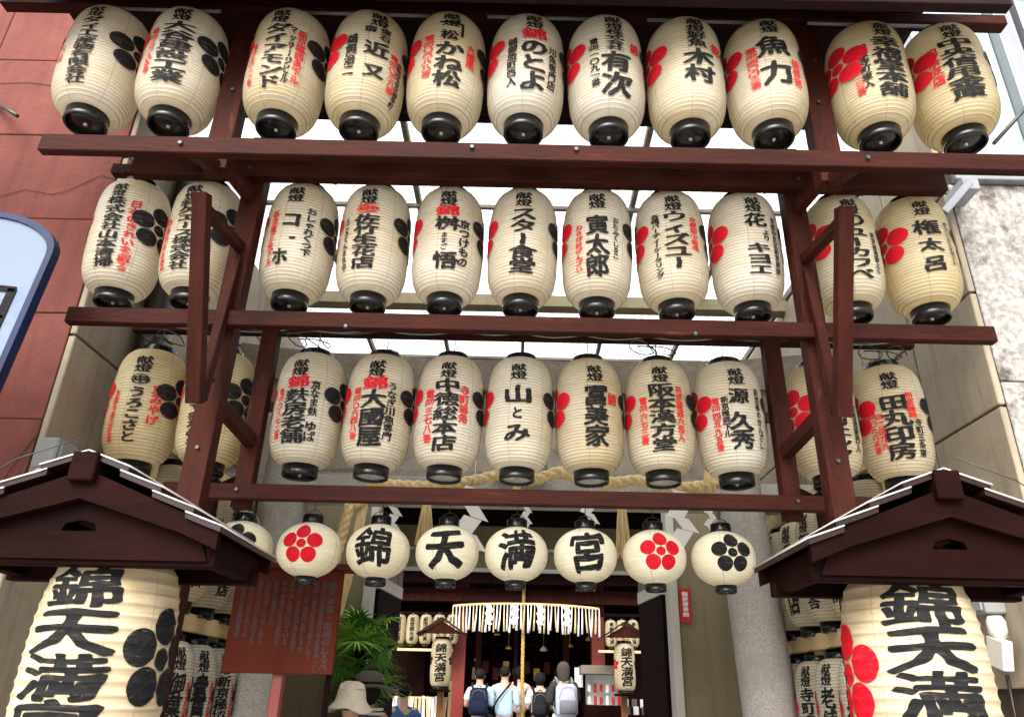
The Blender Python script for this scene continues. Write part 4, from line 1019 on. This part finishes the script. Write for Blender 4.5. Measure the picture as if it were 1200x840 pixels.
# small lantern stands in the courtyard
def small_stand(px, py, D, label, rot, lrot, crest):
    p = at(px, py, D=D); t0 = lantern('big', 'courtyard_lantern', label[0], p, R(lrot), 'big', [('錦天満宮', 0, BIGH/2-.1, -BIGH/2+.1, .24)], [], [(-80, crest, .05, 1.0), (80, 'b', .05, 1.0)], int(px), 'lanterns in the shrine courtyard', 'lantern', scale=.66, hook=0)
    t0.scale = (.78, .78, .62)
    t = thing('lantern_post', label[1], 'lantern post', (p.x, D, 0), 0, 'lantern posts in the shrine courtyard')
    ze = p.z+.36
    box('post', (0, .19, ze/2), (.09, .08, ze), M['orangewood'], t); box('shelf', (0, .05, p.z-.37), (.28, .3, .03), M['darkwood'], t)
    for s in (-1, 1):
        for k in range(3):
            u0, u1 = k/3, (k+1)/3
            V = [(s*.36*u0, -.25, ze+.22-.2*u0+.012*(2-k)), (s*.36*u1, -.25, ze+.22-.2*u1+.012*(2-k)), (s*.36*u1, .25, ze+.22-.2*u1+.012*(2-k)), (s*.36*u0, .25, ze+.22-.2*u0+.012*(2-k))]
            V += [(a, b_, c-.015) for a, b_, c in V]; F = [(0, 1, 2, 3), (7, 6, 5, 4), (0, 4, 5, 1), (1, 5, 6, 2), (2, 6, 7, 3), (3, 7, 4, 0)]
            mobj('roof_board', V, F, M['roofboard'], t)
    V = [(-.3, -.2, ze+.02), (.3, -.2, ze+.02), (0, -.2, ze+.19), (-.3, -.18, ze+.02), (.3, -.18, ze+.02), (0, -.18, ze+.19)]
    mobj('gable_panel', V, [(0, 1, 2), (5, 4, 3), (0, 3, 4, 1), (1, 4, 5, 2), (2, 5, 3, 0)], M['wood'], t)
small_stand(517, 776, 11.6, ('white lantern with four black characters on the left courtyard post', 'roofed brown post holding the left courtyard lantern'), 0, 0, 'b')
small_stand(732, 781, 11.6, ('white lantern with red crest edge on the right courtyard post', 'roofed brown post holding the right courtyard lantern'), 0, 6, 'r')
# mini lantern row
for k in range(5):
    p = at(468+k*15.5, 737, D=13.0)
    t = lantern('long', 'small_lantern', 'small yellowed lantern left of the shrine front, %s from the left' % ['first', 'second', 'third', 'fourth', 'fifth'][k], p, R(0), 'c', [('献燈'+'錦天満', 0, .28, -.28, .12)], [], [], k, 'small lanterns left of the shrine front', 'lantern', scale=.66, hook=0)
for k in range(3):
    p = at(716+k*13, 742, D=13.0)
    t = lantern('long', 'small_lantern', 'small lantern right of the shrine front, %s from the left' % ['first', 'second', 'third'][k], p, R(0), 'c', [('奉納'+'錦天満', 0, .28, -.28, .12)], [], [], k, 'small lanterns right of the shrine front', 'lantern', scale=.6, hook=0)
rr_ = thing('lantern_rail', 'dark rails holding the small lanterns beside the shrine front', 'rail', (0, 13.0, CZ+1.6))
for (a, b_, yy) in ((440, 533, 719), (700, 762, 722)):
    A, B = at(a, yy, D=13.0), at(b_, yy, D=13.0); par(span('rail', A.x, B.x, 12.97, 13.03, A.z, A.z+.05, M['darkwood']), rr_)
    par(span('rail', A.x, B.x, 12.97, 13.03, A.z-.56, A.z-.52, M['tanwood']), rr_)
# fortune paper rack left, and amulet counters right
pr = thing('fortune_paper_rack', 'rack tied full of white fortune papers left of the shrine hall', 'paper rack', (at(487, 810, D=11.9).x, 11.9, .0))
for k in range(3): box('rail', (0, 0, .95+k*.3), (1.0, .03, .025), M['tanwood'], pr)
for s in (-1, 1): box('post', (s*.5, 0, .9), (.04, .04, 1.75), M['tanwood'], pr)
V = [(-.018, 0, 0), (.018, 0, 0), (.022, -.004, -.3), (-.02, -.004, -.3), (-.018, .004, 0), (.018, .004, 0), (.022, 0, -.3), (-.02, 0, -.3)]
Fq = [(0, 1, 2, 3), (7, 6, 5, 4), (0, 4, 5, 1), (2, 6, 7, 3), (0, 3, 7, 4), (1, 5, 6, 2)]
strip = bpy.data.meshes.new('paper_strip'); strip.from_pydata(V, [], Fq); strip.materials.append(M['whitepaper'])
strip2 = strip.copy(); strip2.materials[0] = M['tanwood']
for k in range(3):
    for i in range(20):
        o = sub('paper_strip', strip if random.random() > .25 else strip2, pr, (-.47+i*.049+random.uniform(-.008, .008), -.02, 1.56-k*.3+random.uniform(-.02, .02)), random.uniform(-.3, .3)); o.rotation_euler[1] = random.uniform(-.1, .1)
ct = thing('amulet_stall', 'wooden amulet stall with red charms right of the worshippers', 'stall', (at(712, 820, D=12.3).x, 12.3, 0))
box('cabinet', (-.05, 0, .75), (.62, .45, 1.5), M['darkwood'], ct); box('cornice', (-.05, -.03, 1.98), (.72, .5, .12), M['taupe'], ct)
for s in (-1, 1): box('upright', (-.05+s*.29, .1, 1.7), (.04, .04, .5), M['darkwood'], ct)
box('back', (-.05, .18, 1.7), (.58, .02, .48), M['whitepaper'], ct)
for k in range(12):
    o = box('charm', (-.28+(k % 6)*.09, -.05-.02*(k//6), 1.56+.17*(k//6)), (.045, .02, .10+.03*(k % 2)), M['redsign' if k % 3 else 'whitepaper'], ct)
ct2 = thing('charm_counter', 'counter of white and red charm packets beside the right courtyard lantern', 'counter', (at(745, 830, D=12.6).x, 12.6, 0))
box('counter_top', (0, 0, 1.35), (.9, .5, .05), M['darkwood'], ct2); box('red_skirt', (0, -.2, .9), (.88, .03, .85), M['redsign'], ct2); box('body', (0, .05, .66), (.86, .4, 1.3), M['darkwood'], ct2)
for k in range(14): box('packet', (-.4+(k % 7)*.13, -.1+.16*(k//7), 1.43+.1*(k//7)), (.08, .02, .12), M['whitepaper' if k % 2 else 'taupe'], ct2)
nt_ = thing('white_notice', 'white paper notices standing left of the amulet stall', 'notice', at(681, 795, D=12.6))
box('sheet', (0, 0, .02), (.2, .015, .28), M['whitepaper'], nt_); box('stick', (0, .02, -.55), (.03, .03, 1.1), M['darkwood'], nt_)
mir = span('boundary_wall', -6, 6, 20, 20.2, 0, 5, M['taupe']); tag(mir, 'plain taupe wall closing the courtyard far behind the shrine hall', 'wall')

# ------------------------------------------------------------------ plant
pp = at(421, 775, D=6.9)
pt = thing('potted_palm', 'bushy green palm with narrow arching leaves in a pot left of the passage', 'plant', (pp.x, 6.9, 0))
V, F = lathe([(.001, 0), (.17, 0), (.22, .35), (.24, .38), (.21, .39), (.20, .34), (.001, .33)], 20); mobj('pot', V, F, M['pot'], pt, True)
tube('trunk', [(0, 0, .33), (.02, 0, 1.1), (0, 0, 2.1)], .05, M['darkwood'], pt, 8)
rg = random.Random(11)
def frond(parent, origin, az, el, L, nleaf, mt):
    V, F = [], []; d = Vector((math.cos(az)*math.cos(el), math.sin(az)*math.cos(el), math.sin(el))); 
    ctr = [origin+d*L*.45*(i/4)+Vector((0, 0, -.10*L*(i/4)**2)) for i in range(5)]
    end = ctr[-1]
    side = d.cross(Vector((0, 0, 1))).normalized(); up = side.cross(d)
    for i in range(4):
        n = len(V); V += [ctr[i]-side*.004, ctr[i]+side*.004, ctr[i+1]+side*.004, ctr[i+1]-side*.004]; F.append((n, n+1, n+2, n+3))
    for k in range(nleaf):
        a = (k/(nleaf-1)-.5)*PI*1.25+rg.uniform(-.06, .06); l = L*.6*rg.uniform(.8, 1.1)
        ld = (d*math.cos(a)+side*math.sin(a)+up*rg.uniform(-.1, .2)).normalized(); ls = ld.cross(up).normalized()
        w_ = .011
        p = [end+ld*l*(j/4)+Vector((0, 0, -.32*l*(j/4)**2)) for j in range(5)]
        n = len(V)
        for j in range(5):
            ww = w_*(1-(j/4)**2)*(1 if j else .4)+.0008
            V += [p[j]-ls*ww, p[j]+ls*ww]
        for j in range(4): F.append((n+2*j, n+2*j+1, n+2*j+3, n+2*j+2))
    return mobj('frond', V, F, mt, parent)
for k in range(64):
    z = rg.uniform(1.45, 2.2); az = rg.uniform(0, 2*PI); 
    o0 = Vector((rg.uniform(-.08, .08), rg.uniform(-.08, .08), z))
    frond(pt, o0, az, rg.uniform(-.3, 1.0), rg.uniform(.30, .47), 15, M['leaf2'] if rg.random() < .7 else M['leaf'])
for k in range(10):
    frond(pt, Vector((rg.uniform(-.05, .05), -.05, rg.uniform(.6, 1.1))), rg.uniform(0, 2*PI), rg.uniform(-.2, .7), rg.uniform(.35, .5), 11, M['leaf'])

# ------------------------------------------------------------------ people
def skinned(name, verts, edges, radii, mat_, parent, levels=2, root=0, extra=None):
    me = bpy.data.meshes.new('tmp'); me.from_pydata(verts, edges, []); o = bpy.data.objects.new('tmp', me); COL.objects.link(o)
    mod = o.modifiers.new('s', 'SKIN'); mod.use_smooth_shade = True; mod.branch_smoothing = .6
    sv = me.skin_vertices[0].data
    for i, r in enumerate(radii):
        sv[i].radius = r if isinstance(r, tuple) else (r, r); sv[i].use_root = (i == root)
    ss = o.modifiers.new('u', 'SUBSURF'); ss.levels = levels; ss.render_levels = levels
    bpy.context.view_layer.update(); dg = bpy.context.evaluated_depsgraph_get()
    m2 = bpy.data.meshes.new_from_object(o.evaluated_get(dg)); bpy.data.objects.remove(o)
    bm = bmesh.new(); bm.from_mesh(m2)
    if extra:
        for f in extra: f(bm)
    bm.to_mesh(m2); bm.free()
    m2.materials.clear(); m2.materials.append(mat_); m2.shade_smooth(); m2.name = name
    r = bpy.data.objects.new(name, m2); link(r, parent); return r
def ell(bm, c, s, seg=16, rings=10, f=None):
    r = bmesh.ops.create_uvsphere(bm, u_segments=seg, v_segments=rings, radius=1)
    for v in r['verts']:
        p = v.co.copy()
        if f: p = f(p)
        v.co = Vector((c[0]+p.x*s[0], c[1]+p.y*s[1], c[2]+p.z*s[2]))
def person(label, px, ytop, D, zf, top, bottom, hair='short', skirt=False, arms='pray', rz=0, sleeve=.6, hairm='hair', turn=0, hat=None, group=None):
    p = at(px, ytop, D=D); H = p.z-zf; s = H/1.70
    t = thing('person', label, 'person', (p.x, D, zf), R(rz), group); t.scale = (s, s, s)
    if arms == 'pray': el, wr = (.225, -.01, 1.13), (.075, .20, 1.20)
    elif arms == 'strap': el, wr = (.24, .02, 1.14), (.15, .14, 1.28)
    else: el, wr = (.235, -.03, 1.12), (.225, .06, .88)
    V = [(0, 0, .96), (0, -.01, 1.10), (0, -.01, 1.27), (0, -.02, 1.41), (0, -.005, 1.475), (0, .02, 1.55), (0, .015, 1.64)]
    Rr = [(.135, .10), (.12, .09), (.145, .10), (.10, .075), (.052, .052), (.068, .085), (.07, .085)]
    E_ = [(0, 1), (1, 2), (2, 3), (3, 4), (4, 5), (5, 6)]
    hands = []
    for sd_ in (-1, 1):
        n = len(V); V += [(sd_*.155, -.015, 1.385), (sd_*el[0], el[1], el[2]), (sd_*wr[0], wr[1], wr[2])]
        Rr += [.058, .042, .026]; E_ += [(3, n), (n, n+1), (n+1, n+2)]
        d = (Vector(wr)-Vector(el)); d.x *= sd_; d.normalize(); w0 = Vector((sd_*wr[0], wr[1], wr[2]))
        V.append(tuple(w0+d*.07)); Rr.append((.032, .018)); E_.append((n+2, n+3)); hands.append((w0, d, sd_))
        m_ = len(V); V += [(sd_*.085, 0, .88), (sd_*.10, .015, .49), (sd_*.10, -.02, .085), (sd_*.115, .11, .035)]
        Rr += [.088, .058, .038, .03]; E_ += [(0, m_), (m_, m_+1), (m_+1, m_+2), (m_+2, m_+3)]
    def fingers(bm):
        for w0, d, sd_ in hands:
            sidev = d.cross(Vector((1, 0, 0))).normalized()
            for k in range(4):
                b0 = w0+d*.085+sidev*(k-1.5)*.017; L = (.062, .072, .068, .052)[k]
                bend = Vector((-sd_*.5, 0, -.3)) if arms != 'down' else Vector((-sd_*.3, .3, 0))
                q = [b0, b0+d*L*.5+bend*.008, b0+d*L*.85+bend*.03]
                for a, b_ in zip(q[:-1], q[1:]):
                    dd = b_-a; mtx = Matrix.Translation((a+b_)/2) @ dd.to_track_quat('Z', 'Y').to_matrix().to_4x4()
                    bmesh.ops.create_cone(bm, cap_ends=True, segments=6, radius1=.0085, radius2=.0075, depth=dd.length*1.15, matrix=mtx)
            a = w0+d*.03-sidev*.02; b_ = a+d*.045-sidev*.025; dd = b_-a
            bmesh.ops.create_cone(bm, cap_ends=True, segments=6, radius1=.011, radius2=.008, depth=dd.length*1.2, matrix=Matrix.Translation((a+b_)/2) @ dd.to_track_quat('Z', 'Y').to_matrix().to_4x4())
        for sd_ in (-1, 1): ell(bm, (sd_*.076, .012, 1.585), (.012, .02, .032), 8, 6)
        ell(bm, (0, .115, 1.575), (.014, .018, .024), 8, 6); ell(bm, (0, .098, 1.535), (.024, .01, .006), 8, 5)
        for sd_ in (-1, 1): ell(bm, (sd_*.03, .098, 1.605), (.012, .008, .007), 8, 5)
    skinned('body', V, E_, Rr, M['skin'], t, 2, 0, [fingers])
    # top: torso and sleeves
    V = [(0, 0, .93), (0, -.01, 1.10), (0, -.01, 1.27), (0, -.02, 1.40), (0, -.012, 1.445)]; Rr = [(.165, .125), (.150, .115), (.172, .125), (.125, .098), (.07, .068)]; E_ = [(0, 1), (1, 2), (2, 3), (3, 4)]
    for sd_ in (-1, 1):
        n = len(V); a = Vector((sd_*.165, -.015, 1.38)); b_ = Vector((sd_*el[0], el[1], el[2])); c = Vector((sd_*wr[0], wr[1], wr[2]))
        V += [tuple(a), tuple(a.lerp(b_, min(1, sleeve)))]; Rr += [.075, .062]; E_ += [(3, n), (n, n+1)]
        if sleeve > 1: V.append(tuple(b_.lerp(c, sleeve-1))); Rr.append(.04); E_.append((n+1, n+2))
    def folds(bm):
        for v in bm.verts:
            q = v.co; k = noise.noise(Vector((q.x*9, q.y*9, q.z*4+px)))*.012+noise.noise(Vector((q.x*22, q.y*22, q.z*9+px)))*.005
            v.co += v.normal*k if v.normal.length else Vector()
    skinned('top', V, E_, Rr, top, t, 3, 0, [folds])
    if skirt:
        V, F = [], []
        for j in range(8):
            z = .98-.11*j; r0 = .135+.028*j
            for k in range(40):
                a = 2*PI*k/40; rr = r0*(1+.05*(j/7)*math.sin(a*9+j*.2)); V.append((rr*1.15*math.cos(a), rr*.9*math.sin(a), z))
        for j in range(7):
            for k in range(40): F.append((j*40+k, j*40+(k+1) % 40, (j+1)*40+(k+1) % 40, (j+1)*40+k))
        mobj('skirt', V, F, bottom, t, True)
    else:
        V = [(0, 0, .98)]; Rr = [(.155, .122)]; E_ = []
        for sd_ in (-1, 1):
            n = len(V); V += [(sd_*.09, 0, .86), (sd_*.105, .012, .50), (sd_*.105, -.02, .10)]; Rr += [.108, .08, .068]; E_ += [(0, n), (n, n+1), (n+1, n+2)]
        skinned('trousers', V, E_, Rr, bottom, t, 2, 0, [folds])
    for sd_ in (-1, 1):
        bm = bmesh.new(); ell(bm, (sd_*.11, .035, .04), (.05, .135, .045), 12, 8, lambda q: Vector((q.x, q.y, max(q.z, -.85)))); from_bm('shoe', bm, M['ink'], t, True)
    bm = bmesh.new()
    def hf(q):
        k = 1+.05*noise.noise(q*6+Vector((px, 0, 0)))
        return q*k
    if hair == 'short': ell(bm, (0, -.008, 1.618), (.088, .098, .085), 20, 14, lambda q: Vector((q.x, min(q.y, .55+.4*q.z), q.z*(1.0 if q.z > 0 else (1.05 if q.y < 0 else .45))))*(1+.04*noise.noise(q*6)))
    elif hair == 'long':
        ell(bm, (0, -.012, 1.60), (.10, .105, .105), 20, 16, lambda q: Vector((q.x*(.92 if q.z > 0 else .98), min(q.y, .5), q.z*.9 if q.z > 0 else q.z*2.6))*(1+.05*noise.noise(q*5)))
    elif hair == 'bob': ell(bm, (0, -.01, 1.60), (.098, .105, .10), 20, 14, lambda q: Vector((q.x, min(q.y, .5), q.z if q.z > 0 else q.z*1.25))*(1+.04*noise.noise(q*5)))
    from_bm('hair', bm, M[hairm], t, True)
    if hat:
        kind, hm = hat
        prof = {'bucket': [(.001, 1.735), (.05, 1.732), (.088, 1.715), (.100, 1.68), (.112, 1.62), (.118, 1.60), (.165, 1.545), (.166, 1.538), (.112, 1.592), (.10, 1.60)],
                'wide': [(.001, 1.725), (.06, 1.722), (.10, 1.70), (.108, 1.65), (.112, 1.615), (.20, 1.60), (.235, 1.615), (.236, 1.608), (.2, 1.592), (.11, 1.605)]}[kind]
        V, F = lathe(prof, 32)
        for i, v in enumerate(V):
            a = math.atan2(v[0], v[1]); rr = math.hypot(v[0], v[1]); wv = (.018*math.sin(2*a+1)+.008*math.sin(5*a)) if rr > .13 else .004*math.sin(5*a)
            nz = noise.noise(Vector(v)*18)*.006
            V[i] = (v[0]*(1+nz*3), v[1]*1.04+.0, v[2]+wv+nz)
        mobj('hat', V, F, hm, t, True)
        if kind == 'wide':
            V, F = lathe([(.111, 1.618), (.116, 1.62), (.115, 1.648), (.109, 1.65)], 32); mobj('hat_band', V, F, M['wood'], t, True)
        else:
            o = mobj('hat_seam', *lathe([(.1005, 1.682), (.1035, 1.679), (.1012, 1.674)], 32), M['beige'], t, True)
    return t, s, p
def backpack(t, s, label, mt, mt2, w_=.30, h_=.42, big=1.0, zc=1.20):
    b = thing('backpack', label, 'backpack', t.location, t.rotation_euler.z); b.scale = (s, s, s)
    bm = bmesh.new(); bm_box(bm, (0, -.205, zc), (w_, .15, h_), None, .045)
    bmesh.ops.subdivide_edges(bm, edges=bm.edges[:], cuts=2, use_grid_fill=True)
    for v in bm.verts:
        u = (v.co.z-zc)/(h_/2); v.co.x *= 1-.10*max(0, u)**2; v.co += Vector((0, noise.noise(v.co*14)*.008, 0)); v.co.y += .02*u
    from_bm('bag_body', bm, mt, b, True)
    bm = bmesh.new(); bm_box(bm, (0, -.295, zc-h_*.2), (w_*.78, .05, h_*.42), None, .02); from_bm('front_pocket', bm, mt2, b, True)
    tube('zip', [(-w_*.40, -.287, zc+h_*.05), (-w_*.3, -.283, zc+h_*.34), (0, -.278, zc+h_*.42), (w_*.3, -.283, zc+h_*.34), (w_*.40, -.287, zc+h_*.05)], .004, M['greybox'], b, 5)
    tube('handle', [(-.03, -.15, zc+h_*.47), (-.02, -.16, zc+h_*.56), (.02, -.16, zc+h_*.56), (.03, -.15, zc+h_*.47)], .008, mt2, b, 6)
    for sd_ in (-1, 1):
        P = [(sd_*.10, -.14, zc+h_*.42), (sd_*.115, -.085, 1.43), (sd_*.12, -.01, 1.463), (sd_*.125, .08, 1.42), (sd_*.135, .125, 1.28), (sd_*.16, .05, 1.10), (sd_*.14, -.13, zc-h_*.4)]
        tube('strap', P, .02, mt2, b, 6)
c_white = cloth('white_shirt_cotton', (.72, .74, .76)); c_lblue = cloth('light_blue_shirt_cotton', (.42, .58, .70)); c_grey = cloth('grey_trousers_wool', (.10, .11, .13))
c_navy = cloth('navy_nylon', (.012, .018, .045)); c_black = cloth('black_nylon', (.012, .012, .014)); c_pink = cloth('pale_pink_cotton', (.62, .48, .46)); c_dark = cloth('charcoal_knit', (.035, .035, .036))
c_gbag = cloth('pale_grey_nylon', (.42, .44, .52)); c_gbag2 = cloth('mid_grey_nylon', (.16, .17, .19)); c_skirt = cloth('mint_white_cotton', (.68, .76, .72)); c_blue = cloth('denim_blue_cotton', (.05, .12, .26))
c_hatw = cloth('cream_hat_cotton', (.66, .58, .47)); c_hatd = cloth('grey_brown_hat_felt', (.11, .095, .08)); c_stripe = cloth('navy_jersey', (.03, .03, .06)); c_cream = cloth('cream_linen', (.6, .55, .46))
GW = 'worshippers in front of the shrine'
t, s, p = person('person in white shirt and dark trousers with a navy backpack, leftmost at the shrine', 563, 783, 13.0, FZ, c_white, c_grey, sleeve=.75, group=GW)
backpack(t, s, 'navy blue backpack on the leftmost worshipper', c_navy, c_navy)
t, s, p = person('person in light blue shirt and grey trousers with a dark shoulder strap', 592, 780, 12.9, FZ, c_lblue, c_grey, sleeve=1.5, rz=-12, group=GW)
b = thing('shoulder_bag', 'black shoulder bag with a diagonal strap on the light blue shirt', 'bag', t.location, t.rotation_euler.z); b.scale = (s,)*3
tube('strap', [(.12, -.03, 1.47), (.07, -.135, 1.38), (-.06, -.165, 1.22), (-.17, -.13, 1.05), (-.21, -.05, .97)], .014, M['ink'], b, 6)
bm = bmesh.new(); bm_box(bm, (-.23, -.02, .90), (.09, .24, .2), None, .025); from_bm('bag_body', bm, c_black, b, True)
t, s, p = person('person in a pale pink top half hidden behind the light blue shirt', 607, 779, 13.5, FZ, c_pink, c_grey, hair='bob', sleeve=1.4, group=GW)
t, s, p = person('person in white blouse and black trousers wearing a black backpack', 633, 787, 13.0, FZ, c_white, c_black, hair='bob', sleeve=.8, group=GW)
backpack(t, s, 'black backpack on the worshipper right of the bell rope', c_black, c_black, .27, .38)
t, s, p = person('person with long ash brown hair, charcoal top and white skirt, rightmost at the shrine', 660, 774, 12.6, FZ, c_dark, c_skirt, hair='long', hairm='hairgrey', skirt=True, sleeve=1.3, rz=10, group=GW)
backpack(t, s, 'pale grey and dark grey backpack on the rightmost worshipper', c_gbag, c_gbag2, .32, .44, zc=1.16)
t, s, p = person('person in a blue shirt walking towards the shrine past the plant', 474, 799, 9.6, 0, c_blue, c_grey, sleeve=.7, arms='down')
t, s, p = person('person in a wide grey brown hat and striped navy top near the plant', 433, 790, 6.2, 0, c_stripe, c_grey, arms='down', sleeve=.6, hat=('wide', c_hatd), hair='bob', rz=15)
t.scale = (s*1.0,)*3
for k in range(3):
    V, F = lathe([(.10+.012*k, 0), (.104+.012*k, .006), (.103+.012*k, .018), (.098+.012*k, .02)], 24)
    V = [(a*1.25, b_*.95-.015, c+1.452-.03*k) for a, b_, c in V]; mobj('collar_stripe', V, F, c_cream, t, True)
t, s, p = person('person in a cream bucket hat walking beside the wide hat, nearest on the left', 413, 804, 5.8, 0, c_cream, c_grey, arms='down', sleeve=.6, hat=('bucket', c_hatw), hair='short', rz=-10)
